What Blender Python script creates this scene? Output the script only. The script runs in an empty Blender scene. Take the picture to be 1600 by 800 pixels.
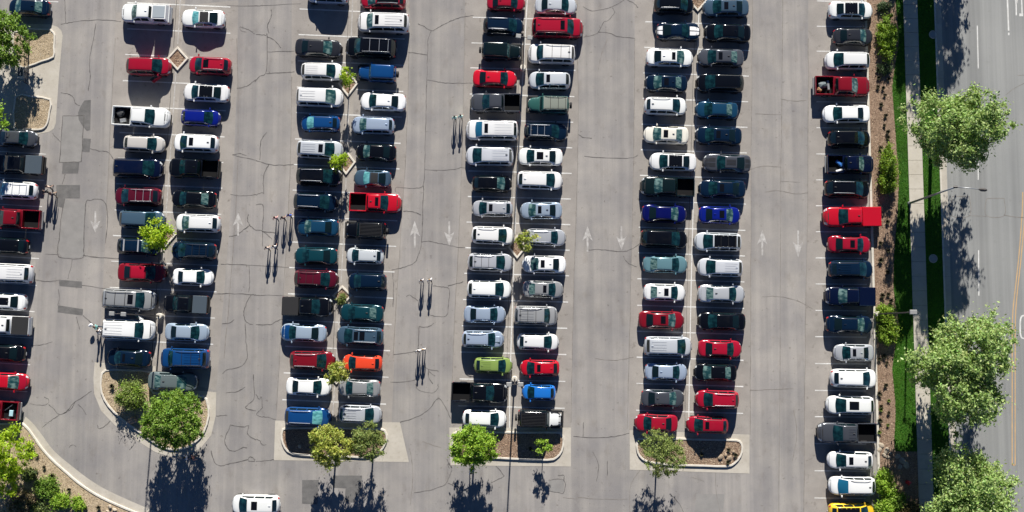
import bpy, bmesh, math, random
import numpy as np
from mathutils import Vector, Matrix
random.seed(7)
rng = np.random.default_rng(7)
S = bpy.context.scene
COL = S.collection

# ------------------------------------------------------------------ camera, sky, sun, exposure
CAM_H, FPX, TILT = 103.3, 1550.0, math.atan(122.0 / 1550.0)
cam_d = bpy.data.cameras.new('camera'); cam = bpy.data.objects.new('camera', cam_d); COL.objects.link(cam)
cam.location = (0, 0, CAM_H); cam.rotation_euler = (TILT, 0, 0)
cam_d.sensor_fit = 'HORIZONTAL'; cam_d.sensor_width = 36.0; cam_d.lens = 36.0 * FPX / 1600.0
cam_d.clip_end = 3000.0
S.camera = cam

def P(px, py, z=0.0):
    """photograph pixel -> the point of the place at height z"""
    dx, dy, dz = (px - 800) / FPX, -(py - 400) / FPX, -1.0
    c, s = math.cos(TILT), math.sin(TILT)
    d = (dx, dy * c - dz * s, dy * s + dz * c)
    t = (z - CAM_H) / d[2]
    return Vector((d[0] * t, d[1] * t, z))

SUN_EL = math.radians(25.5)
_sh = sum(((P(*b) - P(*a)).normalized() for a, b in (((804, 592), (791, 800)), ((817, 108), (805, 472)), ((252, 494), (223, 800)))), Vector()).normalized()                       # the way shadows fall
sun_az = math.atan2(-_sh.x, -_sh.y)                # from +Y, clockwise
world = bpy.data.worlds.new('World'); S.world = world; world.use_nodes = True
nt = world.node_tree
sky = nt.nodes.new('ShaderNodeTexSky'); sky.sky_type = 'NISHITA'; sky.sun_disc = False
sky.sun_elevation = SUN_EL; sky.sun_rotation = sun_az
sky.air_density = 0.42; sky.dust_density = 0.0; sky.ozone_density = 6.0
bg = nt.nodes['Background']; bg.inputs['Strength'].default_value = 0.05
nt.links.new(sky.outputs[0], bg.inputs[0])
sun_d = bpy.data.lights.new('sun', 'SUN'); sun = bpy.data.objects.new('sun', sun_d); COL.objects.link(sun)
sun_d.energy = 5.0; sun_d.angle = math.radians(0.5); sun_d.color = (1.0, 0.955, 0.88)
_sd = Vector((_sh.x * math.cos(SUN_EL), _sh.y * math.cos(SUN_EL), -math.sin(SUN_EL)))
sun.rotation_euler = _sd.to_track_quat('-Z', 'Y').to_euler()
S.view_settings.view_transform = 'Standard'; S.view_settings.look = 'None'
S.view_settings.gamma = 1.0; S.view_settings.use_curve_mapping = False
S.view_settings.exposure = 0.98

# ------------------------------------------------------------------ materials
MATS = {}
def new_mat(name):
    m = bpy.data.materials.new(name); m.use_nodes = True
    return m, m.node_tree, m.node_tree.nodes['Principled BSDF']
def rgba(c): return (c[0], c[1], c[2], 1.0)
def flat(name, col, rough=0.6, metal=0.0, coat=0.0, spec=0.5):
    if name in MATS: return MATS[name]
    m, t, b = new_mat(name)
    b.inputs['Base Color'].default_value = rgba(col); b.inputs['Roughness'].default_value = rough
    b.inputs['Metallic'].default_value = metal; b.inputs['Coat Weight'].default_value = coat
    b.inputs['Specular IOR Level'].default_value = spec
    n = t.nodes.new('ShaderNodeTexNoise'); n.inputs['Scale'].default_value = 9.0; n.inputs['Detail'].default_value = 4
    tc = t.nodes.new('ShaderNodeTexCoord'); t.links.new(tc.outputs['Object'], n.inputs['Vector'])
    r = t.nodes.new('ShaderNodeMapRange'); r.inputs['To Min'].default_value = max(0.02, rough - 0.06); r.inputs['To Max'].default_value = min(1, rough + 0.08)
    t.links.new(n.outputs[0], r.inputs[0]); t.links.new(r.outputs[0], b.inputs['Roughness'])
    MATS[name] = m; return m

def noise_mat(name, layers, rough=0.9, bump=0.0, bump_scale=20.0, stretch=None, spec=0.3):
    """layers: list of (scale, detail, lo, hi, colour_a, colour_b | None, mix)   first sets the colour, the rest are mixed in"""
    m, t, b = new_mat(name); L = t.links
    tc = t.nodes.new('ShaderNodeTexCoord')
    cur = None
    for i, (sc, det, lo, hi, ca, cb, kind, st) in enumerate(layers):
        mp = t.nodes.new('ShaderNodeMapping'); L.new(tc.outputs['Object'], mp.inputs[0])
        mp.inputs['Scale'].default_value = st or (1, 1, 1)
        mp.inputs['Location'].default_value = (3.1 * i, 7.7 * i, 0)
        if kind == 'vor':
            n = t.nodes.new('ShaderNodeTexVoronoi'); n.inputs['Scale'].default_value = sc; o = n.outputs['Distance']
        else:
            n = t.nodes.new('ShaderNodeTexNoise'); n.inputs['Scale'].default_value = sc; n.inputs['Detail'].default_value = det
            n.inputs['Roughness'].default_value = 0.6; o = n.outputs[0]
        L.new(mp.outputs[0], n.inputs['Vector'])
        r = t.nodes.new('ShaderNodeMapRange'); r.inputs['From Min'].default_value = lo; r.inputs['From Max'].default_value = hi
        L.new(o, r.inputs[0])
        mix = t.nodes.new('ShaderNodeMix'); mix.data_type = 'RGBA'
        if i == 0:
            mix.inputs['A'].default_value = rgba(ca); mix.inputs['B'].default_value = rgba(cb)
            mix.blend_type = 'MIX'; L.new(r.outputs[0], mix.inputs['Factor'])
        else:
            mix.blend_type = 'MULTIPLY'; mix.inputs['Factor'].default_value = 1.0
            m2 = t.nodes.new('ShaderNodeMix'); m2.data_type = 'RGBA'
            m2.inputs['A'].default_value = rgba(ca); m2.inputs['B'].default_value = rgba(cb)
            L.new(r.outputs[0], m2.inputs['Factor'])
            L.new(cur, mix.inputs['A']); L.new(m2.outputs['Result'], mix.inputs['B'])
        cur = mix.outputs['Result']
    L.new(cur, b.inputs['Base Color'])
    b.inputs['Roughness'].default_value = rough; b.inputs['Specular IOR Level'].default_value = spec
    if bump:
        n = t.nodes.new('ShaderNodeTexNoise'); n.inputs['Scale'].default_value = bump_scale; n.inputs['Detail'].default_value = 6
        L.new(tc.outputs['Object'], n.inputs['Vector'])
        bp = t.nodes.new('ShaderNodeBump'); bp.inputs['Strength'].default_value = bump; bp.inputs['Distance'].default_value = 0.05
        L.new(n.outputs[0], bp.inputs['Height']); L.new(bp.outputs[0], b.inputs['Normal'])
    MATS[name] = m; return m

def g(v, w=0.0): return (v * (1 + w), v, v * (1 - w))
M_LOT = noise_mat('asphalt_lot', [
    (0.06, 5, 0.35, 0.68, (0.262, 0.251, 0.240), (0.330, 0.313, 0.296), 'n', None),
    (0.30, 6, 0.36, 0.66, (0.86, 0.86, 0.88), (1.07, 1.055, 1.03), 'n', None),
    (0.20, 5, 0.40, 0.62, (0.87, 0.87, 0.88), (1.06, 1.055, 1.045), 'n', (5.0, 0.14, 1)),
    (0.9, 6, 0.56, 0.74, (1, 1, 1), (0.84, 0.82, 0.80), 'n', (1, .5, 1)),
    (2.2, 5, 0.63, 0.74, (1, 1, 1), (0.60, 0.58, 0.56), 'n', None),
    (14.0, 3, 0.30, 0.70, (0.88, 0.88, 0.88), (1.10, 1.10, 1.10), 'n', None)], 0.92, 0.25, 30)
M_ROAD = noise_mat('asphalt_road', [
    (0.09, 5, 0.35, 0.68, (0.240, 0.245, 0.243), (0.280, 0.283, 0.277), 'n', None),
    (0.42, 4, 0.35, 0.65, (0.80, 0.80, 0.80), (1.08, 1.08, 1.07), 'n', (3.0, 0.03, 1)),
    (1.1, 5, 0.62, 0.8, (1, 1, 1), (0.84, 0.84, 0.83), 'n', None),
    (14.0, 3, 0.30, 0.70, (0.92, 0.92, 0.92), (1.06, 1.06, 1.06), 'n', None)], 0.9, 0.2, 30)
M_STRIP = noise_mat('asphalt_worn_strip', [
    (0.35, 6, 0.35, 0.65, (0.285, 0.262, 0.236), (0.36, 0.33, 0.295), 'n', None),
    (2.0, 5, 0.55, 0.75, (1, 1, 1), (0.72, 0.70, 0.68), 'n', None),
    (14.0, 3, 0.3, 0.7, (0.9, 0.9, 0.9), (1.08, 1.08, 1.08), 'n', None)], 0.92, 0.25, 30)
M_PATCH = noise_mat('asphalt_patch', [
    (1.2, 6, 0.35, 0.65, (0.115, 0.112, 0.110), (0.165, 0.160, 0.155), 'n', None),
    (16.0, 3, 0.3, 0.7, (0.85, 0.85, 0.85), (1.1, 1.1, 1.1), 'n', None)], 0.95, 0.3, 30)
M_PATCH2 = noise_mat('asphalt_old_patch', [
    (0.8, 6, 0.35, 0.65, (0.225, 0.217, 0.208), (0.268, 0.258, 0.246), 'n', None),
    (16.0, 3, 0.3, 0.7, (0.9, 0.9, 0.9), (1.08, 1.08, 1.08), 'n', None)], 0.95, 0.25, 30)
M_TAR = noise_mat('crack_tar', [(3.0, 4, 0.3, 0.7, (0.06, 0.056, 0.054), (0.16, 0.15, 0.142), 'n', None)], 0.85)
M_SEAM = noise_mat('seam', [(2.0, 4, 0.3, 0.7, (0.15, 0.135, 0.12), (0.26, 0.24, 0.22), 'n', None)], 0.95)
M_CONC = noise_mat('concrete', [
    (0.6, 6, 0.32, 0.7, (0.40, 0.365, 0.31), (0.50, 0.465, 0.405), 'n', None),
    (3.0, 5, 0.55, 0.8, (1, 1, 1), (0.80, 0.78, 0.74), 'n', None),
    (18.0, 3, 0.3, 0.7, (0.93, 0.93, 0.93), (1.05, 1.05, 1.05), 'n', None)], 0.9, 0.2, 25)
M_KERB = noise_mat('kerb_concrete', [
    (0.9, 6, 0.32, 0.7, (0.50, 0.465, 0.40), (0.64, 0.60, 0.53), 'n', None),
    (4.0, 5, 0.55, 0.8, (1, 1, 1), (0.75, 0.72, 0.68), 'n', None)], 0.88, 0.2, 25)
M_WALK = noise_mat('sidewalk_concrete', [
    (0.5, 6, 0.32, 0.7, (0.42, 0.385, 0.325), (0.50, 0.465, 0.40), 'n', None),
    (2.2, 5, 0.56, 0.8, (1, 1, 1), (0.83, 0.81, 0.78), 'n', None)], 0.9, 0.2, 25)
M_MULCH = noise_mat('mulch', [
    (1.1, 6, 0.3, 0.7, (0.24, 0.165, 0.115), (0.36, 0.26, 0.19), 'n', None),
    (9.0, 5, 0.35, 0.7, (0.62, 0.60, 0.58), (1.25, 1.22, 1.2), 'n', None)], 1.0, 0.8, 14)
M_GRAVEL = noise_mat('tan_gravel', [
    (1.0, 6, 0.3, 0.7, (0.38, 0.30, 0.205), (0.50, 0.41, 0.29), 'n', None),
    (8.0, 5, 0.35, 0.7, (0.68, 0.66, 0.62), (1.2, 1.18, 1.15), 'n', None)], 1.0, 0.8, 16)
M_SOIL = noise_mat('lawn_soil', [
    (0.8, 6, 0.3, 0.7, (0.028, 0.105, 0.009), (0.045, 0.150, 0.013), 'n', None),
    (6.0, 5, 0.35, 0.7, (0.7, 0.7, 0.7), (1.2, 1.2, 1.1), 'n', None)], 1.0, 0.6, 14)
M_GROUND = noise_mat('distant_ground', [(0.02, 5, 0.3, 0.7, (0.16, 0.15, 0.12), (0.24, 0.23, 0.2), 'n', None)], 0.95)
M_PAINT = noise_mat('white_road_paint', [
    (1.5, 5, 0.35, 0.75, (0.72, 0.72, 0.70), (0.52, 0.51, 0.49), 'n', None),
    (11.0, 4, 0.45, 0.75, (1, 1, 1), (0.62, 0.61, 0.6), 'n', None)], 0.8)
M_FADED = noise_mat('faded_arrow_paint', [
    (2.4, 6, 0.36, 0.62, (0.50, 0.485, 0.47), (0.33, 0.315, 0.30), 'n', None),
    (11.0, 4, 0.45, 0.75, (1, 1, 1), (0.75, 0.74, 0.72), 'n', None)], 0.85)
M_YELLOW = noise_mat('yellow_road_paint', [
    (1.2, 5, 0.35, 0.7, (0.58, 0.36, 0.16), (0.42, 0.29, 0.16), 'n', None)], 0.8)
M_STONE = noise_mat('pale_stone', [
    (1.6, 6, 0.3, 0.7, (0.30, 0.25, 0.185), (0.44, 0.38, 0.30), 'n', None)], 0.95, 0.6, 9)
M_TANSTONE = noise_mat('tan_rock', [(1.6, 6, 0.3, 0.7, (0.24, 0.18, 0.125), (0.34, 0.27, 0.195), 'n', None)], 0.95, 0.6, 9)
M_REDSTONE = noise_mat('pink_boulder', [
    (1.6, 6, 0.3, 0.7, (0.30, 0.20, 0.14), (0.44, 0.31, 0.23), 'n', None)], 0.95, 0.6, 9)
M_STEEL = flat('galvanised_steel', (0.34, 0.35, 0.36), 0.45, 0.6)
M_BRONZE = flat('dark_bronze', (0.045, 0.040, 0.038), 0.45, 0.3)
M_LAMPHEAD = flat('lamp_head_grey', (0.30, 0.30, 0.29), 0.5, 0.2)
M_LENS = flat('lamp_lens', (0.6, 0.62, 0.62), 0.2)
M_HYDRANT = flat('hydrant_red', (0.55, 0.02, 0.02), 0.4, 0, 0.3)
M_BARK = noise_mat('bark', [(6.0, 6, 0.3, 0.7, (0.055, 0.040, 0.028), (0.12, 0.092, 0.068), 'n', (1, 1, 0.2))], 1.0, 0.8, 20)

def attr_mat(name, transl=0.0, rough=0.7, spec=0.3):
    """colour comes from the per-leaf colour attribute 'tint' (the leaf's own colour)"""
    m, t, b = new_mat(name); L = t.links
    a = t.nodes.new('ShaderNodeAttribute'); a.attribute_name = 'tint'
    L.new(a.outputs['Color'], b.inputs['Base Color']); b.inputs['Roughness'].default_value = rough
    b.inputs['Specular IOR Level'].default_value = spec
    if transl:
        tr = t.nodes.new('ShaderNodeBsdfTranslucent'); mx = t.nodes.new('ShaderNodeMixShader'); mx.inputs[0].default_value = transl
        hs = t.nodes.new('ShaderNodeHueSaturation'); hs.inputs['Value'].default_value = 1.35; hs.inputs['Saturation'].default_value = 1.1
        L.new(a.outputs['Color'], hs.inputs['Color']); L.new(hs.outputs[0], tr.inputs['Color'])
        out = t.nodes['Material Output']
        L.new(b.outputs[0], mx.inputs[1]); L.new(tr.outputs[0], mx.inputs[2]); L.new(mx.outputs[0], out.inputs['Surface'])
    return m
M_LEAF = attr_mat('leaf', 0.32, 0.55)
M_BLADE = attr_mat('grass_blade', 0.2, 0.7)
M_CHIP = attr_mat('bark_chip', 0.0, 1.0, 0.1)

# ------------------------------------------------------------------ object helpers
def link(name, me, mat=None, parent=None, smooth=False):
    o = bpy.data.objects.new(name, me); COL.objects.link(o)
    if mat is not None and not me.materials: me.materials.append(mat)
    if parent is not None: o.parent = parent
    if smooth: me.shade_smooth()
    return o
def mesh(name, v, f):
    me = bpy.data.meshes.new(name); me.from_pydata([tuple(p) for p in v], [], f); me.update()
    return me
def empty(name, loc=(0, 0, 0), rz=0.0):
    o = bpy.data.objects.new(name, None); COL.objects.link(o); o.location = loc; o.rotation_euler = (0, 0, rz)
    o.empty_display_size = 0.3
    return o
LABELS = {}
def tag(o, label, cat, group=None):
    o['label'] = label; o['category'] = cat
    if group: o['group'] = group
    LABELS.setdefault(label, []).append(o.name)
    return o
def struct(o): o['kind'] = 'structure'; return o
class MB:
    """collects simple solids into one mesh"""
    def __init__(s): s.v = []; s.f = []
    def add(s, v, f):
        n = len(s.v); s.v += [tuple(p) for p in v]; s.f += [tuple(i + n for i in q) for q in f]
    def box(s, x0, x1, y0, y1, z0, z1, b=0.0):
        if b <= 0:
            s.add([(x0, y0, z0), (x1, y0, z0), (x1, y1, z0), (x0, y1, z0), (x0, y0, z1), (x1, y0, z1), (x1, y1, z1), (x0, y1, z1)],
                  [(3, 2, 1, 0), (4, 5, 6, 7), (0, 1, 5, 4), (1, 2, 6, 5), (2, 3, 7, 6), (3, 0, 4, 7)])
        else:
            r = []
            for z, k in ((z0, 0), (z1 - b, 0), (z1, b)):
                r += [(x0 + k, y0 + k, z), (x1 - k, y0 + k, z), (x1 - k, y1 - k, z), (x0 + k, y1 - k, z)]
            f = [(3, 2, 1, 0), (8, 9, 10, 11)]
            for a in (0, 4):
                for i in range(4): f.append((a + i, a + (i + 1) % 4, a + 4 + (i + 1) % 4, a + 4 + i))
            s.add(r, f)
    def tube(s, pts, rad, n=8, cap=True):
        pts = [Vector(p) for p in pts]
        if not isinstance(rad, (list, tuple)): rad = [rad] * len(pts)
        base = len(s.v); rings = []
        for i, p in enumerate(pts):
            d = (pts[min(i + 1, len(pts) - 1)] - pts[max(i - 1, 0)]).normalized()
            u = d.orthogonal().normalized() if abs(d.z) < 0.9 else d.cross(Vector((0, 1, 0))).normalized()
            w = d.cross(u)
            rings.append([p + (u * math.cos(2 * math.pi * k / n) + w * math.sin(2 * math.pi * k / n)) * rad[i] for k in range(n)])
        v = [q for r in rings for q in r]; f = []
        for i in range(len(pts) - 1):
            for k in range(n):
                f.append((i * n + k, i * n + (k + 1) % n, (i + 1) * n + (k + 1) % n, (i + 1) * n + k))
        if cap:
            f.append(tuple(reversed(range(n)))); f.append(tuple((len(pts) - 1) * n + k for k in range(n)))
        s.add(v, f)
    def build(s, name, mat, parent=None, smooth=False):
        return link(name, mesh(name, s.v, s.f), mat, parent, smooth)

def poly_px(pts, z=0.0): return [P(x, y) + Vector((0, 0, z)) for x, y in pts]
def ccw(w):
    a = sum(w[i].x * w[(i + 1) % len(w)].y - w[(i + 1) % len(w)].x * w[i].y for i in range(len(w)))
    return w if a > 0 else list(reversed(w))
def sheet(name, pts, z, mat, parent=None, world_pts=None):
    w = ccw(poly_px(pts) if world_pts is None else world_pts)
    me = mesh(name, [(p.x, p.y, z) for p in w], [tuple(range(len(w)))])
    return link(name, me, mat, parent)
def smooth_closed(w, n=3):
    out = []
    N = len(w)
    for i in range(N):
        p0, p1, p2, p3 = w[i - 1], w[i], w[(i + 1) % N], w[(i + 2) % N]
        for k in range(n):
            t = k / n
            out.append(0.5 * ((2 * p1) + (p2 - p0) * t + (2 * p0 - 5 * p1 + 4 * p2 - p3) * t * t + (3 * p1 - p0 - 3 * p2 + p3) * t ** 3))
    return out
def smooth_open(w, n=4):
    out = []
    N = len(w)
    for i in range(N - 1):
        p0, p1, p2, p3 = w[max(i - 1, 0)], w[i], w[i + 1], w[min(i + 2, N - 1)]
        for k in range(n):
            t = k / n
            out.append(0.5 * ((2 * p1) + (p2 - p0) * t + (2 * p0 - 5 * p1 + 4 * p2 - p3) * t * t + (3 * p1 - p0 - 3 * p2 + p3) * t ** 3))
    out.append(w[-1]); return out
def offset_closed(w, d):
    N = len(w); out = []
    for i in range(N):
        e1 = (w[i] - w[i - 1]); e2 = (w[(i + 1) % N] - w[i])
        n1 = Vector((-e1.y, e1.x, 0)).normalized(); n2 = Vector((-e2.y, e2.x, 0)).normalized()
        n = (n1 + n2); n = n.normalized() if n.length > 1e-6 else n1
        k = d / max(0.5, n.dot(n1)); out.append(w[i] + n * k)
    return out
def kerb_ring(name, w, width, height, mat, parent, z0=0.0):
    w = ccw(w); wi = offset_closed(w, width); N = len(w)
    wo2 = offset_closed(w, 0.025); wi2 = offset_closed(w, width - 0.02)
    v = []
    for ring, z in ((w, z0), (w, z0 + height - 0.025), (wo2, z0 + height), (wi2, z0 + height), (wi, z0 + height - 0.02), (wi, z0 - 0.0)):
        v += [(p.x, p.y, z) for p in ring]
    f = []
    for r in range(5):
        for i in range(N):
            j = (i + 1) % N; f.append((r * N + i, r * N + j, (r + 1) * N + j, (r + 1) * N + i))
    o = link(name, mesh(name, v, f), mat, parent)
    return o, wi
def ribbon(name, w, width, z, mat, parent=None, jitter=0.0, vary=0.0):
    L, R = [], []
    for i, p in enumerate(w):
        d = (w[min(i + 1, len(w) - 1)] - w[max(i - 1, 0)]); n = Vector((-d.y, d.x, 0)).normalized()
        q = p + n * (random.uniform(-1, 1) * jitter if 0 < i < len(w) - 1 else 0)
        h = width * 0.5 * (1 + random.uniform(-vary, vary))
        L.append((q.x + n.x * h, q.y + n.y * h, z)); R.append((q.x - n.x * h, q.y - n.y * h, z))
    k = len(w); return link(name, mesh(name, L + R, [(k + i, k + i + 1, i + 1, i) for i in range(k - 1)]), mat, parent)
def inside(poly, x, y):
    c = np.zeros(len(x), bool); n = len(poly)
    for i in range(n):
        a, b = poly[i], poly[i - 1]
        cond = ((a.y > y) != (b.y > y)); xx = (b.x - a.x) * (y - a.y) / ((b.y - a.y) if abs(b.y - a.y) > 1e-9 else 1e-9) + a.x
        c ^= cond & (x < xx)
    return c
def quads_mesh(name, V, C, smooth=False):
    """V (n,4,3) quads, C (n,3) colour per quad"""
    n = len(V); me = bpy.data.meshes.new(name)
    me.vertices.add(n * 4); me.vertices.foreach_set('co', V.reshape(-1).astype(np.float32))
    me.loops.add(n * 4); me.loops.foreach_set('vertex_index', np.arange(n * 4, dtype=np.int32))
    me.polygons.add(n); me.polygons.foreach_set('loop_start', np.arange(0, n * 4, 4, dtype=np.int32))
    me.update(calc_edges=True)
    at = me.color_attributes.new('tint', 'FLOAT_COLOR', 'POINT')
    cc = np.ones((n, 4, 4), np.float32); cc[:, :, :3] = C[:, None, :]
    at.data.foreach_set('color', cc.reshape(-1)); me.validate()
    return me
def scatter_chips(name, poly, z, n, size, cols, parent, tilt=0.18):
    xs = [p.x for p in poly]; ys = [p.y for p in poly]
    x = rng.uniform(min(xs), max(xs), n); y = rng.uniform(min(ys), max(ys), n)
    k = inside(poly, x, y); x, y = x[k], y[k]; n = len(x)
    if n == 0: return None
    a = rng.uniform(0, 2 * np.pi, n); s = rng.uniform(size[0], size[1], n); r = rng.uniform(0.3, 0.8, n)
    u = np.stack([np.cos(a), np.sin(a), rng.normal(0, tilt, n)], 1); v = np.stack([-np.sin(a), np.cos(a), rng.normal(0, tilt, n)], 1)
    c = np.stack([x, y, z + s * 0.16], 1); u *= s[:, None] * 0.5; v *= (s * r)[:, None] * 0.5
    V = np.stack([c - u - v, c + u - v, c + u + v, c - u + v], 1)
    cols = np.array(cols); C = cols[rng.integers(0, len(cols), n)] * rng.uniform(0.7, 1.25, n)[:, None]
    o = link(name, quads_mesh(name, V, C), M_CHIP, parent); o['kind'] = 'stuff'
    return o
MULCH_COLS = [(0.33, 0.23, 0.16), (0.25, 0.17, 0.115), (0.42, 0.32, 0.235), (0.16, 0.10, 0.07)]
GRAVEL_COLS = [(0.50, 0.41, 0.29), (0.40, 0.315, 0.215), (0.60, 0.51, 0.385), (0.30, 0.23, 0.15)]

# ------------------------------------------------------------------ ground, lot, road
def rect(x0, x1, y0, y1): return [Vector((x0, y0, 0)), Vector((x1, y0, 0)), Vector((x1, y1, 0)), Vector((x0, y1, 0))]
struct(sheet('ground', None, -0.03, M_GROUND, world_pts=rect(-1500, 1500, -1500, 1500)))
XB = P(1361, 400).x                                        # the lot's right edge
lot = struct(sheet('parking_lot', None, 0.0, M_LOT, world_pts=rect(-110, XB, -90, 90)))
XG = P(1472, 400).x; XR = P(1484, 400).x; XW0, XW1 = P(1423, 400).x, P(1445.5, 400).x
road = struct(sheet('road', None, 0.0, M_ROAD, world_pts=rect(XR, XR + 30, -90, 90)))
gut = empty('gutter'); struct(gut)
y = -90.0
while y < 90:
    m = MB(); m.box(XG + 0.18, XR - 0.004, y + 0.012, y + 2.99, -0.02, 0.012); m.build('gutter_slab', M_CONC, gut); y += 3.0
kb = empty('road_kerb'); struct(kb); y = -90.0
while y < 90:
    m = MB(); m.box(XG, XG + 0.176, y + 0.006, y + 2.994, -0.05, 0.15, 0.025); m.build('kerbstone', M_KERB, kb); y += 3.0
lk = empty('lot_kerb'); struct(lk); y = -90.0
while y < 90:
    m = MB(); m.box(XB, XB + 0.26, y + 0.006, y + 2.994, -0.05, 0.15, 0.03); m.build('kerbstone', M_KERB, lk); y += 3.0
walk = empty('sidewalk'); struct(walk); y = -90.0; k = 0
while y < 90:
    m = MB(); z = 0.15 + random.uniform(-0.004, 0.004)
    m.box(XW0, XW1, y + 0.012, y + 1.51, -0.02, z, 0.012); m.build('slab', M_WALK, walk); y += 1.524
# mulch bed and lawns along the lot
edge_px = [(1399, -60), (1399, 0), (1402, 35), (1404, 66), (1398, 105), (1394, 135), (1396, 170), (1399, 210), (1401, 240), (1404, 270), (1402, 335), (1398, 380),
           (1396, 420), (1397, 465), (1402, 490), (1404, 510), (1398, 545), (1394, 575), (1396, 600), (1399, 640), (1397, 690), (1399, 705)]
edge = smooth_open([P(x, yy) for x, yy in edge_px], 3)
XM = XB + 0.26
far_top, far_bot = 60.0, -60.0
bed_poly = [Vector((XM, -60, 0)), Vector((XW0 - 0.003, -60, 0)), Vector((XW0 - 0.003, edge[-1].y, 0))] + list(reversed(edge)) + [Vector((edge[0].x, 60, 0)), Vector((XM, 60, 0))]
bed = struct(sheet('mulch_bed', None, 0.09, M_MULCH, world_pts=bed_poly))
view_bed = [Vector((XM, P(0, 815).y, 0)), Vector((XW0, P(0, 815).y, 0)), Vector((XW0, edge[-1].y, 0))] + list(reversed(edge)) + [Vector((XM, edge[0].y, 0))]
scatter_chips('bark_chips', view_bed, 0.09, 30000, (0.035, 0.095), MULCH_COLS, bed, .28)
lawn_poly = edge + [Vector((XW0 - 0.003, edge[-1].y - 0.004, 0)), Vector((XW0 - 0.003, 60, 0)), Vector((edge[0].x, 60, 0))]
lawn1 = struct(sheet('lawn', None, 0.10, M_SOIL, world_pts=lawn_poly))
lawn2_poly = rect(XW1 + 0.003, XG - 0.003, -60, 60)
lawn2 = struct(sheet('verge', None, 0.10, M_SOIL, world_pts=lawn2_poly))
def grass(name, poly, n, label):
    ylo, yhi = P(0, 830).y, P(0, -30).y
    xs = [p.x for p in poly]
    x = rng.uniform(min(xs), max(xs), n); yy = rng.uniform(max(ylo, min(p.y for p in poly)), min(yhi, max(p.y for p in poly)), n)
    k = inside(poly, x, yy); x, yy = x[k], yy[k]; n = len(x)
    a = rng.uniform(0, 2 * np.pi, n); h = rng.uniform(0.015, 0.04, n); w = rng.uniform(0.02, 0.045, n)
    d = np.stack([np.cos(a), np.sin(a), np.zeros(n)], 1) * w[:, None]
    lean = np.stack([rng.normal(0, .05, n), rng.normal(0, .05, n), h], 1)
    c = np.stack([x, yy, np.full(n, 0.10)], 1)
    V = np.stack([c - d, c + d, c + d * 0.3 + lean, c - d * 0.3 + lean], 1)
    patchy = 0.95 + 0.12 * np.sin(x * 1.7 + np.sin(yy * 0.8) * 2) * np.sin(yy * 0.55)
    C = np.array([0.052, 0.180, 0.010]) * (rng.uniform(0.65, 1.3, n) * patchy)[:, None]
    C[:, 0] *= rng.uniform(0.8, 1.5, n)
    o = link(name, quads_mesh(name, V, C), M_BLADE); o['kind'] = 'stuff'; o['label'] = label; o['category'] = 'grass'
grass('lawn_grass', lawn_poly, 90000, 'mown green grass between the mulch bed and the sidewalk')
grass('verge_grass', lawn2_poly, 70000, 'shaded grass strip between the sidewalk and the road')

# worn, tan strips where the two lines of stalls meet, and along the stall ends
def strip(pts, width, mat, z=0.004): ribbon('worn_strip', smooth_open([P(*p) for p in pts], 6), width, z, mat, lot, 0.02, 0.12)
M_STALL = noise_mat('asphalt_stalls', [
    (0.10, 5, 0.35, 0.68, (0.276, 0.258, 0.241), (0.336, 0.313, 0.290), 'n', None),
    (0.5, 6, 0.38, 0.66, (0.88, 0.87, 0.86), (1.05, 1.04, 1.02), 'n', None),
    (1.3, 5, 0.60, 0.74, (1, 1, 1), (0.62, 0.60, 0.58), 'n', None),
    (14.0, 3, 0.30, 0.70, (0.88, 0.88, 0.88), (1.10, 1.10, 1.10), 'n', None)], 0.92, 0.25, 30)
for lft, rgt in (([(181, 20), (172, 220), (155, 565)], [(372, 0), (366, 240), (338, 610)]), ([(456, -20), (452, 300), (432, 656)], [(641, -20), (636, 200), (624, 400), (612, 660)]),
                 ([(727, -20), (722, 240), (712, 470), (704, 668)], [(903, -20), (903, 230), (895, 500), (892, 668)]), ([(992, -20), (990, 250), (985, 470), (983, 672)], [(1176, -20), (1174, 200), (1173, 450), (1172, 678)]),
                 ([(1263, -20), (1262, 300), (1258, 560), (1256, 820)], [(1360, -20), (1360, 820)])):
    sheet('stall_paving', None, 0.002, M_STALL, lot, world_pts=smooth_open(poly_px(lft), 3) + list(reversed(smooth_open(poly_px(rgt), 3))))
DIV = {'BC': [(283, -20), (277, 80), (262, 300), (243, 560)], 'DE': [(552, -20), (548, 80), (540, 300), (533, 440), (519, 662)],
       'FG': [(825, -20), (817, 120), (807, 300), (798, 560), (796, 668)], 'HI': [(1093, -20), (1087, 200), (1081, 400), (1077, 600), (1076, 672)]}
for k, pts in DIV.items():
    strip(pts, 1.05, M_STRIP)
    ribbon('centre_line', smooth_open([P(*p) for p in pts], 6), 0.10, 0.012, M_PAINT if k in ('HI', 'FG') else M_FADED, lot)
    ribbon('joint', smooth_open([P(p[0] - 6, p[1]) for p in pts], 10), 0.05, 0.013, M_TAR, lot, 0.02, 0.4)

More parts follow.
